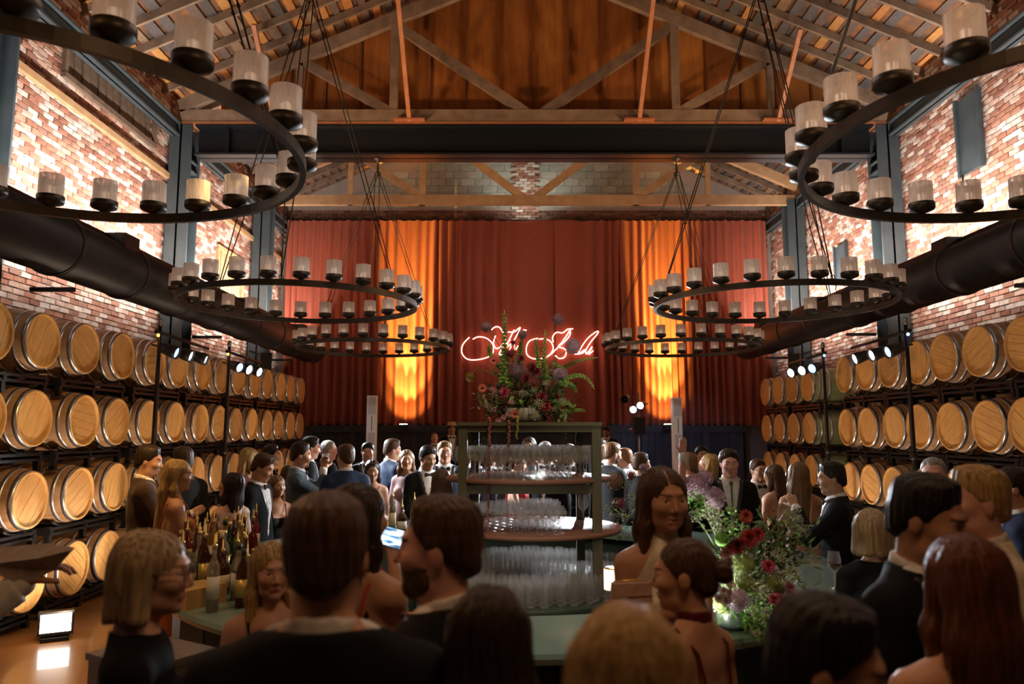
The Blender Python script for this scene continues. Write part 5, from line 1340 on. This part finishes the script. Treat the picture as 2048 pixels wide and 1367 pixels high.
        if kind == 'halter':
            Cf = Fld([cone((0, -.018, 1.47), (0, -.006, 1.55), .052, .047, .02)], .008, .006); Cf.cut(Cf.Z-1.545+0*Cf.X+0*Cf.Y).cut(1.485-Cf.Z+0*Cf.X+0*Cf.Y); out('halter_collar', [Cf.mesh()], cm_, bo)
        S_ = Fld([cone((0, 0, 1.0), (0, 0, .84), pe*.88, pe*1.06, .05, .74), cone((0, 0, .84), (0, 0, .10), pe*1.06, .235, .05, .80)], hb, .012)
        th = np.arctan2(S_.X, S_.Y+1e-6); S_.V += .010*np.sin(th*11+2*np.sin(S_.Z*3))*np.clip((1.0-S_.Z)*1.3, 0, 1); S_.cut(.05-S_.Z+0*S_.X+0*S_.Y); out('skirt', [S_.mesh()], cm_)
        shoes()
    bpy_m = Matrix.Translation(root.location) @ Matrix.Rotation(-math.radians(face), 4, 'Z')
    res = {sx: bpy_m @ Vector(hinfo[sx][0]*s) for sx in (-1, 1)}
    res['root'] = root; res['s'] = s; res['M'] = bpy_m; res['head'] = (toB, s)
    return res

def wine(pt, label, tilt=0, red=True, me=None, zoff=-.12):
    t = thing('wine_glass', label, 'glass', (pt.x, pt.y, pt.z+zoff), 0); t.rotation_euler = (tilt, 0, 0)
    link('glass_bowl', me or WINE, t)
    if red: MB().lathe([(0, .104), (.012, .105), (.033, .127), (.0385, .150), (.0, .150)], 16, cap=False).obj('wine', mat('red_wine' if red is True else 'white_wine', (.06, .004, .008) if red is True else (.5, .38, .12), .1), t)
    return t
# ------------------------------------------------ nearest guests
GF = (.16, .27, 1.20)
r = person('woman with chin-length blonde bob and thin glasses in black at the lower left', 292, 1052, 2.1, 'f', 72, 8, 4, ('bob', 'ash'), 'fair', ('sleeved', 'black'), glasses=True)
P2 = person('broad man in black suit from behind with short brown hair, lower left centre', 650, 988, 1.6, 'm', -4, 0, 2, ('short', 'brown'), 'warm', ('tux', 'black'), wide=1.12)
ph = person('woman in red lace dress raising a lit phone past the broad man', 716, 960, 2.62, 'f', 18, 14, 0, ('mid', 'dark'), 'warm', ('straps', 'redlace'), arms=(None, (-.01, .29, 1.43)), curl=(25, 60))
h = ph[1]; t = thing('phone', 'smartphone with bright white and blue screen held up over the bar', 'phone', (h.x, h.y, h.z+.045), 0); t.rotation_euler = (math.radians(-8), math.radians(14), math.radians(-6))
q = P(771, 1070, h.y-.03); t.location = (q.x, h.y-.03, q.z)
MB().box((0, 0, 0), (.145, .009, .075)).obj('phone_case', BLACKP, t)
def screenm():
    m = mat('phone_screen', (.1, .1, .1), .2); nt = m.node_tree; N = nt.nodes; L = nt.links; b = N['Principled BSDF']
    tc = N.new('ShaderNodeTexCoord'); mp = N.new('ShaderNodeMapping'); mp.inputs['Scale'].default_value = (9, 1, 45); n = N.new('ShaderNodeTexNoise'); n.inputs['Scale'].default_value = 1.3
    r_ = N.new('ShaderNodeValToRGB'); e = r_.color_ramp.elements; e[0].position = .40; e[0].color = (.02, .06, .12, 1); e[1].position = .52; e[1].color = (.95, .98, 1, 1); x = e.new(.46); x.color = (.15, .40, .70, 1)
    L.new(tc.outputs['Object'], mp.inputs[0]); L.new(mp.outputs[0], n.inputs[0]); L.new(n.outputs[0], r_.inputs[0]); L.new(r_.outputs[0], b.inputs['Emission Color']); b.inputs['Emission Strength'].default_value = 1.6
    return m
MB().box((0, -.005, 0), (.135, .001, .066)).obj('screen', screenm(), t)
person('blonde woman whose half face shows left of the broad man', 543, 1080, 2.95, 'f', 160, -10, 2, ('long', 'blonde'), 'fair', ('straps', 'black'))
r = person('bearded man in tuxedo turned to the left with mouth open in laughter', 888, 994, 1.95, 'm', -62, -22, 0, ('short', 'brown'), 'rosy', ('tux', 'black'), beard=True, smile=1)
sM = r['M']; t = thing('boutonniere', 'small cream rose pinned to the bearded man\'s lapel', 'flower', sM @ Vector((-.11, .17, 1.36)), 0)
dahlia((0, 0, 0), .032, (-.3, -1, .3), petalm('cream_rose', (.62, .55, .42)), t, 'rose', 4, False); leaves('leaf', [(0, 0, -.02)], LEAFG, t, .03, 3, .01, False)
person('dark brown haired woman from behind at the bottom centre, darkest head in front', 978, 1160, 1.55, 'f', 2, 0, 0, ('long', 'dark'), 'warm', ('sleeved', 'black'), wide=1.1)
person('woman with long blonde hair seen from behind at the bottom centre', 1255, 1192, 1.14, 'f', 3, 0, 0, ('verylong', 'blonde'), 'fair', ('straps', 'black'))
r7 = person('woman with brown low bun, gold earring and bare back facing left at the bar', 1378, 1070, 2.35, 'f', -42, -30, 4, ('bun', 'brown'), 'warm', ('backless', 'maroon'), arms=((-.12, .30, 1.22), None), curl=(80, 25))
t = r7['root']; s7 = r7['s']; toB = r7['head'][0]
MB().tube([tuple(toB(np.array((.080+.0*a, -.002+.010*math.cos(a), -.046+.012*math.sin(a))))*s7) for a in np.linspace(0, 2*PI, 11)[:-1]], .0025, 5, closed=True).obj('earring', CAPM[2], t)
Ck = Fld([cone((0, -.018, 1.48), (0, -.006, 1.56), .049, .046, .02)], .006, .008); Ck.cut(Ck.Z-1.54+0*Ck.X+0*Ck.Y).cut(1.495-Ck.Z+0*Ck.X+0*Ck.Y); v, f = Ck.mesh(); np_obj('choker', [(v*s7, f)], CLO['maroon'], t)
wine(r7[-1], 'glass of red wine held by the woman with the bun')
r8 = person('smiling young woman with long straight brown hair in a sequined halter dress by the bar', 1326, 928, 2.97, 'f', 172, -4, 3, ('long', 'brown'), 'warm', ('halter', 'sequin'), arms=((-.02, .20, 1.20), (.06, .20, 1.28)), curl=(50, 70), smile=.6, palms=((.6, -.8, 0), (-.6, -.8, 0)))
wine(r8[1], 'glass of white wine in the hands of the young woman in the sequined dress', red=2, zoff=-.10)
t = thing('clutch', 'pale pink satin clutch bag held by the young woman in the sequined dress', 'bag', tuple(P(1262, 1180, 2.74)), .2)
b = MB(); b.box((0, 0, -.006), (.15, .034, .07), taper=.92); b.box((0, -.019, .006), (.142, .004, .045)); b.obj('bag_body', CLO['blush'], t); MB().tube([(-.066, 0, .031), (0, 0, .033), (.066, 0, .031)], .005, 6).obj('clasp_rail', CAPM[2], t)
person('dark haired young man in tuxedo looking down to the right on the right side', 1835, 946, 2.3, 'm', 140, -4, 12, ('short', 'black'), 'tan', ('tux', 'black'))
person('woman with very long auburn hair and bare shoulders from behind at the lower right', 1932, 1060, 1.8, 'f', 3, 0, 0, ('verylong', 'auburn'), 'warm', ('strapless', 'black'), wide=1.05)
person('laughing fair haired man in cream dinner jacket facing left at the right edge', 1958, 932, 2.8, 'm', -78, -6, -2, ('short', 'blonde'), 'rosy', ('dinner', 'cream'), smile=1)
person('dark haired man leaning his head down at the bottom right', 1622, 1186, 1.38, 'm', 112, 0, 12, ('short', 'black'), 'tan', ('tux', 'black'))
person('small grey blonde woman from behind between the right tuxedo men', 1747, 1012, 3.7, 'f', 10, 20, 5, ('bob', 'ash'), 'fair', ('sleeved', 'black'))
rw = person('waiter in pale sleeve standing at the left edge holding folded linen', -120, 905, 2.85, 'm', 92, 0, 5, ('short', 'dark'), 'warm', ('shirt', 'shirt'), arms=(None, (.05, .36, 1.34)), curl=(25, 70), palms=(None, (0, 0, -1)))
pn_ = P(70, 1108, 2.75)
t = thing('folded_linen', 'stiffly folded taupe napkin held out by the waiter at the left edge', 'napkin', tuple(pn_), .1)
b = MB()
b.add([(-.16, -.02, -.03), (.02, -.03, -.01), (.13, -.01, .015), (.06, .02, -.06), (-.05, 0, -.11), (-.16, .05, .02), (.02, .06, .03), (.13, .012, .020), (.06, .05, -.05), (-.05, .05, -.10)],
      [(0, 4, 3, 1), (1, 3, 2), (5, 6, 8, 9), (6, 7, 8), (0, 1, 6, 5), (1, 2, 7, 6), (2, 3, 8, 7), (3, 4, 9, 8), (4, 0, 5, 9)]); b.obj('linen_fold', CLO['taupe'], t)
# ------------------------------------------------ guests left of the bar
person('man in dark brown suit with white collar facing right beside the left barrels', 292, 890, 6.4, 'm', 58, 20, 8, ('short', 'dark'), 'warm', ('suit', 'brown'), arms=(None, (.10, .33, 1.22)))
person('woman with long blonde hair and rust orange dress facing right among the left guests', 352, 915, 5.7, 'f', 52, 22, 4, ('long', 'blonde'), 'warm', ('backless', 'rust'), arms=(None, (.15, .30, 1.05)))
person('dark haired man half hidden behind the long haired blonde', 366, 893, 7.0, 'm', -60, 0, 0, ('short', 'dark'), 'warm', ('tux', 'black'))
rd = person('dark haired bare shouldered woman facing left, chin raised, by the bottles', 462, 940, 6.15, 'f', -60, -20, -10, ('mid', 'dark'), 'warm', ('strapless', 'blush'))
person('tall brown haired man in tuxedo bending his head down behind the bottles', 518, 905, 6.9, 'm', 95, 0, 22, ('short', 'brown'), 'warm', ('tux', 'black'))
person('blonde woman behind the man who bends his head, partly hidden', 498, 893, 8.4, 'f', 60, 0, 0, ('long', 'blonde'), 'fair', ('straps', 'black'))
person('dark haired man looking right in front of the third row of barrels', 541, 889, 9.2, 'm', 75, 0, 0, ('short', 'dark'), 'warm', ('tux', 'black'))
person('woman with long light brown hair in black sleeveless dress smiling to the right', 553, 948, 7.4, 'f', 140, -8, 2, ('long', 'light'), 'warm', ('straps', 'black'), smile=.4)
person('brown haired woman seen from behind next to the man who drinks', 578, 928, 8.5, 'f', 20, 0, 0, ('mid', 'brown'), 'warm', ('sleeved', 'black'))
rdk = person('man in blue grey suit lifting a glass to his mouth, facing right', 598, 884, 7.95, 'm', 78, 0, 6, ('short', 'dark'), 'warm', ('suit', 'grey'), arms=((-.02, .24, 1.52), (.02, .24, 1.50)), curl=(80, 80))
t = thing('rocks_glass', 'short glass lifted to the mouth of the man in the blue grey suit', 'glass', (rdk[1].x, rdk[1].y, rdk[1].z-.01)); link('glass_body', ROCK, t)
person('dark haired man behind the man who drinks', 618, 872, 9.1, 'm', 70, 0, 8, ('short', 'black'), 'warm', ('tux', 'black'))
person('grey haired man in tuxedo brightly lit from the left', 655, 879, 9.7, 'm', 55, 10, 4, ('receding', 'grey'), 'rosy', ('tux', 'black'))
person('man in midnight blue suit from behind with pale lit hair', 692, 888, 7.8, 'm', -25, -15, 4, ('short', 'brown'), 'warm', ('suit', 'navy'))
person('dark haired young man facing the camera before the left white speaker', 736, 884, 10.2, 'm', 170, 0, 6, ('short', 'black'), 'warm', ('tux', 'black'))
person('man in bright navy suit leaning right beside the left white speaker', 782, 877, 9.4, 'm', 50, 20, 8, ('short', 'brown'), 'warm', ('suit', 'navy'))
person('dark haired woman in peach dress looking down behind the juice bottles', 745, 917, 8.4, 'f', 170, -5, 12, ('long', 'dark'), 'warm', ('straps', 'peach'), arms=((-.10, .24, 1.05), (.10, .24, 1.05)))
person('woman with light shoulder length hair in mauve long sleeved dress, face brightly lit', 814, 897, 8.75, 'f', 200, -30, 0, ('mid', 'light'), 'fair', ('sleeved', 'mauve'), smile=.5)
person('tall dark haired man with bow tie and studded shirt looking down, left of the tower', 853, 890, 8.25, 'm', 150, -8, 16, ('short', 'black'), 'tan', ('tux', 'black'), arms=(None, (.16, .26, 1.00)))
person('bespectacled man in navy suit brightly lit left of the tower post', 889, 882, 9.0, 'm', 168, 0, 0, ('short', 'light'), 'fair', ('tux', 'navy'), glasses=True)
person('brown haired woman from behind inside the bar against the tower post', 884, 935, 6.5, 'f', 10, 0, 0, ('mid', 'brown'), 'warm', ('sleeved', 'black'))
# ------------------------------------------------ musicians
mh = person('musician in flat brimmed hat and bow tie at the far left of the tower', 903, 846, 16.6, 'm', 165, 0, 0, ('short', 'black'), 'tan', ('tux', 'black'), base=.33, arms=((-.15, .30, 1.15), (.12, .30, 1.20)))
toB, s_ = mh['head']; b = MB(); c = toB(np.array((0, -.005, .075)))*s_
b.lathe([(0, 0), (.155, .0), (.158, .006), (.098, .010), (.090, .075), (.070, .085), (0, .080)], 28, c=tuple(c)); b.obj('flat_brim_hat', mat('straw_hat', (.45, .33, .18), .8), mh['root'])
person('ginger haired singer on the stage beyond the bespectacled man', 869, 864, 16.0, 'm', 170, 0, -8, ('receding', 'ginger'), 'rosy', ('tux', 'black'), base=.33)
sx_ = person('saxophone player in tuxedo on the stage right of the tower', 1213, 850, 16.4, 'm', 210, -10, 22, ('short', 'black'), 'deep', ('tux', 'black'), base=.33, arms=((-.05, .30, 1.22), (.12, .30, 1.05)), curl=(70, 70))
q = sx_['root'].location
t = thing('saxophone', 'golden saxophone hanging before the player on the stage', 'saxophone', (q.x+.12, q.y-.30, q.z+.82))
BRASS = mat('brass', (.75, .45, .12), .25, 1.0)
MB().tube([(-.02, .05, .62), (.03, -.02, .62), (.04, 0, .50), (.03, 0, .30), (0, 0, .05), (.03, 0, -.03), (.08, 0, -.02), (.11, 0, .08), (.15, -.02, .22)], [.007, .01, .016, .022, .032, .036, .038, .042, .07], 12, cap=False).obj('horn', BRASS, t)
MB().tube([(-.06, .06, .62), (-.02, .05, .62)], .006, 6).obj('mouthpiece', BLACKP, t)
b = MB()
for k in range(8): b.lathe([(.012, 0), (.012, .006)], 8, c=(.03-.004*k, -.03, .45-.05*k), axis='Y')
b.obj('keys', BRASS, t)
t = thing('cymbal', 'brass cymbal on a thin stand on the stage between singer and saxophone player', 'cymbal', (P(1273, 858, 17.0).x, 17.0, .33))
zc_ = P(1273, 858, 17.0).z-.33
MB().lathe([(.0, zc_+.03), (.04, zc_+.025), (.20, zc_), (.20, zc_-.003), (.04, zc_+.02)], 24, cap=False).obj('cymbal_disc', BRASS, t); MB().tube([(0, 0, .3), (0, 0, zc_+.05)], .01, 6).obj('stand_rod', BLACK, t)
for k in range(3): MB().tube([(0, 0, .4), (.3*math.cos(2.1*k), .3*math.sin(2.1*k), 0)], .01, 6).obj('leg', BLACK, t)
# ------------------------------------------------ guests right of and behind the tower
person('white haired man behind the wine glasses brightly lit from above', 1092, 880, 9.2, 'm', 200, 0, 20, ('receding', 'grey'), 'rosy', ('tux', 'black'))
person('dark haired woman directly behind the wine glasses', 1058, 872, 9.9, 'f', 185, 0, 4, ('mid', 'dark'), 'tan', ('straps', 'black'))
person('woman in red dress seen between the upper and middle tower shelves', 1032, 905, 8.6, 'f', 100, 0, 8, ('bun', 'brown'), 'fair', ('backless', 'red'), arms=(None, (.10, .30, 1.12)))
person('man in grey blue suit behind the left half of the wine glasses', 995, 892, 9.9, 'm', 190, 0, 0, ('short', 'brown'), 'fair', ('suit', 'grey'))
person('man in black tuxedo behind the left post of the tower', 950, 890, 9.6, 'm', 150, 0, 0, ('short', 'dark'), 'warm', ('tux', 'black'))
person('man in black tuxedo behind the right half of the wine glasses', 1138, 888, 9.8, 'm', 215, 0, 0, ('short', 'dark'), 'warm', ('tux', 'black'))
person('curly dark haired man just right of the tower, face half turned', 1199, 878, 10.0, 'm', 150, 0, 0, ('curly', 'dark'), 'warm', ('tux', 'black'))
person('bright fair bearded man in dark jacket bending right beside the tower', 1222, 884, 8.85, 'm', 60, 10, 10, ('short', 'light'), 'fair', ('suit', 'charcoal'), beard=True, arms=(None, (.02, .34, 1.10)))
person('red haired man in shining white dinner jacket from behind', 1252, 896, 9.6, 'm', -50, 0, 6, ('short', 'ginger'), 'rosy', ('dinner', 'white'))
person('man with thick brown hair in tuxedo facing right behind the young woman', 1281, 905, 8.4, 'm', 62, 10, 0, ('short', 'brown'), 'warm', ('tux', 'black'))
person('short haired man from behind with lit ear right of the white speaker', 1377, 905, 7.9, 'm', -20, -20, 0, ('short', 'light'), 'rosy', ('tux', 'black'))
person('curly haired dark man beyond the blonde in the right crowd', 1404, 892, 10.6, 'm', 180, 0, 0, ('curly', 'black'), 'tan', ('tux', 'black'))
person('brightly lit blonde woman looking left under the waving man\'s arm', 1417, 903, 8.6, 'f', -70, 0, -14, ('mid', 'blonde'), 'fair', ('straps', 'black'))
person('waving man in tuxedo with green necktie and raised arm', 1458, 898, 7.15, 'm', 188, 0, 6, ('curly', 'dark'), 'rosy', ('tux', 'black'), arms=(None, (.42, .12, 1.72)), curl=(25, 8), tie='green', smile=1, palms=(None, (-.2, 1, 0)))
person('man in round glasses with bow tie facing the backless woman', 1515, 918, 8.2, 'm', 165, 0, 2, ('short', 'brown'), 'fair', ('tux', 'black'), glasses=True)
person('woman in black backless gown with long brown hair turned left on the right', 1549, 926, 7.4, 'f', -28, -10, 2, ('long', 'brown'), 'fair', ('halter', 'black'))
person('woman in long peach dress with very long light brown hair from behind', 1598, 920, 6.6, 'f', 8, 10, 0, ('verylong', 'light'), 'warm', ('backless', 'peach'))
person('black haired man in tuxedo facing left drinking beside the right barrels', 1668, 923, 5.75, 'm', -68, -10, 6, ('short', 'black'), 'tan', ('tux', 'black'), arms=((-.05, .28, 1.42), None), curl=(70, 25))
person('grey haired red faced man behind the dark haired tuxedo man on the right', 1868, 912, 5.2, 'm', 215, 0, 4, ('receding', 'grey'), 'rosy', ('tux', 'charcoal'))
person('dark suited man at the right edge behind the cream dinner jacket', 2032, 935, 4.6, 'm', -60, 0, 0, ('short', 'dark'), 'warm', ('suit', 'navy'))
# wine glasses standing on the bar
q = P(1668, 1172, 4.6)
wine(Vector((1.93, 4.62, ZB)), 'half full red wine glass standing on the right edge of the bar', zoff=0)
for dx, lb in ((0, 'left'), (.10, 'right')): tag(link('rocks_glass', ROCK, None, (1.35+dx, 4.12+dx*.5, ZB)), 'empty rocks glass behind the big flower arrangement, %s one' % lb, 'glass')
for dx, lb in ((0, 'left'), (.09, 'right')):
    t = thing('champagne_flute', 'champagne flute with golden drink near the far end of the bottle cluster, %s one' % lb, 'glass', (-1.50+dx*1.1, 4.66-dx*.5, ZB))
    MB().lathe([(.030, 0), (.028, .003), (.005, .008), (.004, .09), (.014, .11), (.024, .15), (.024, .23)], 14, cap=False).obj('glass_body', TG, t)
    MB().lathe([(0, .10), (.012, .112), (.0225, .15), (.0225, .20), (0, .20)], 12, cap=False).obj('champagne', mat('champagne_liquid', (.85, .55, .12), .2), t)
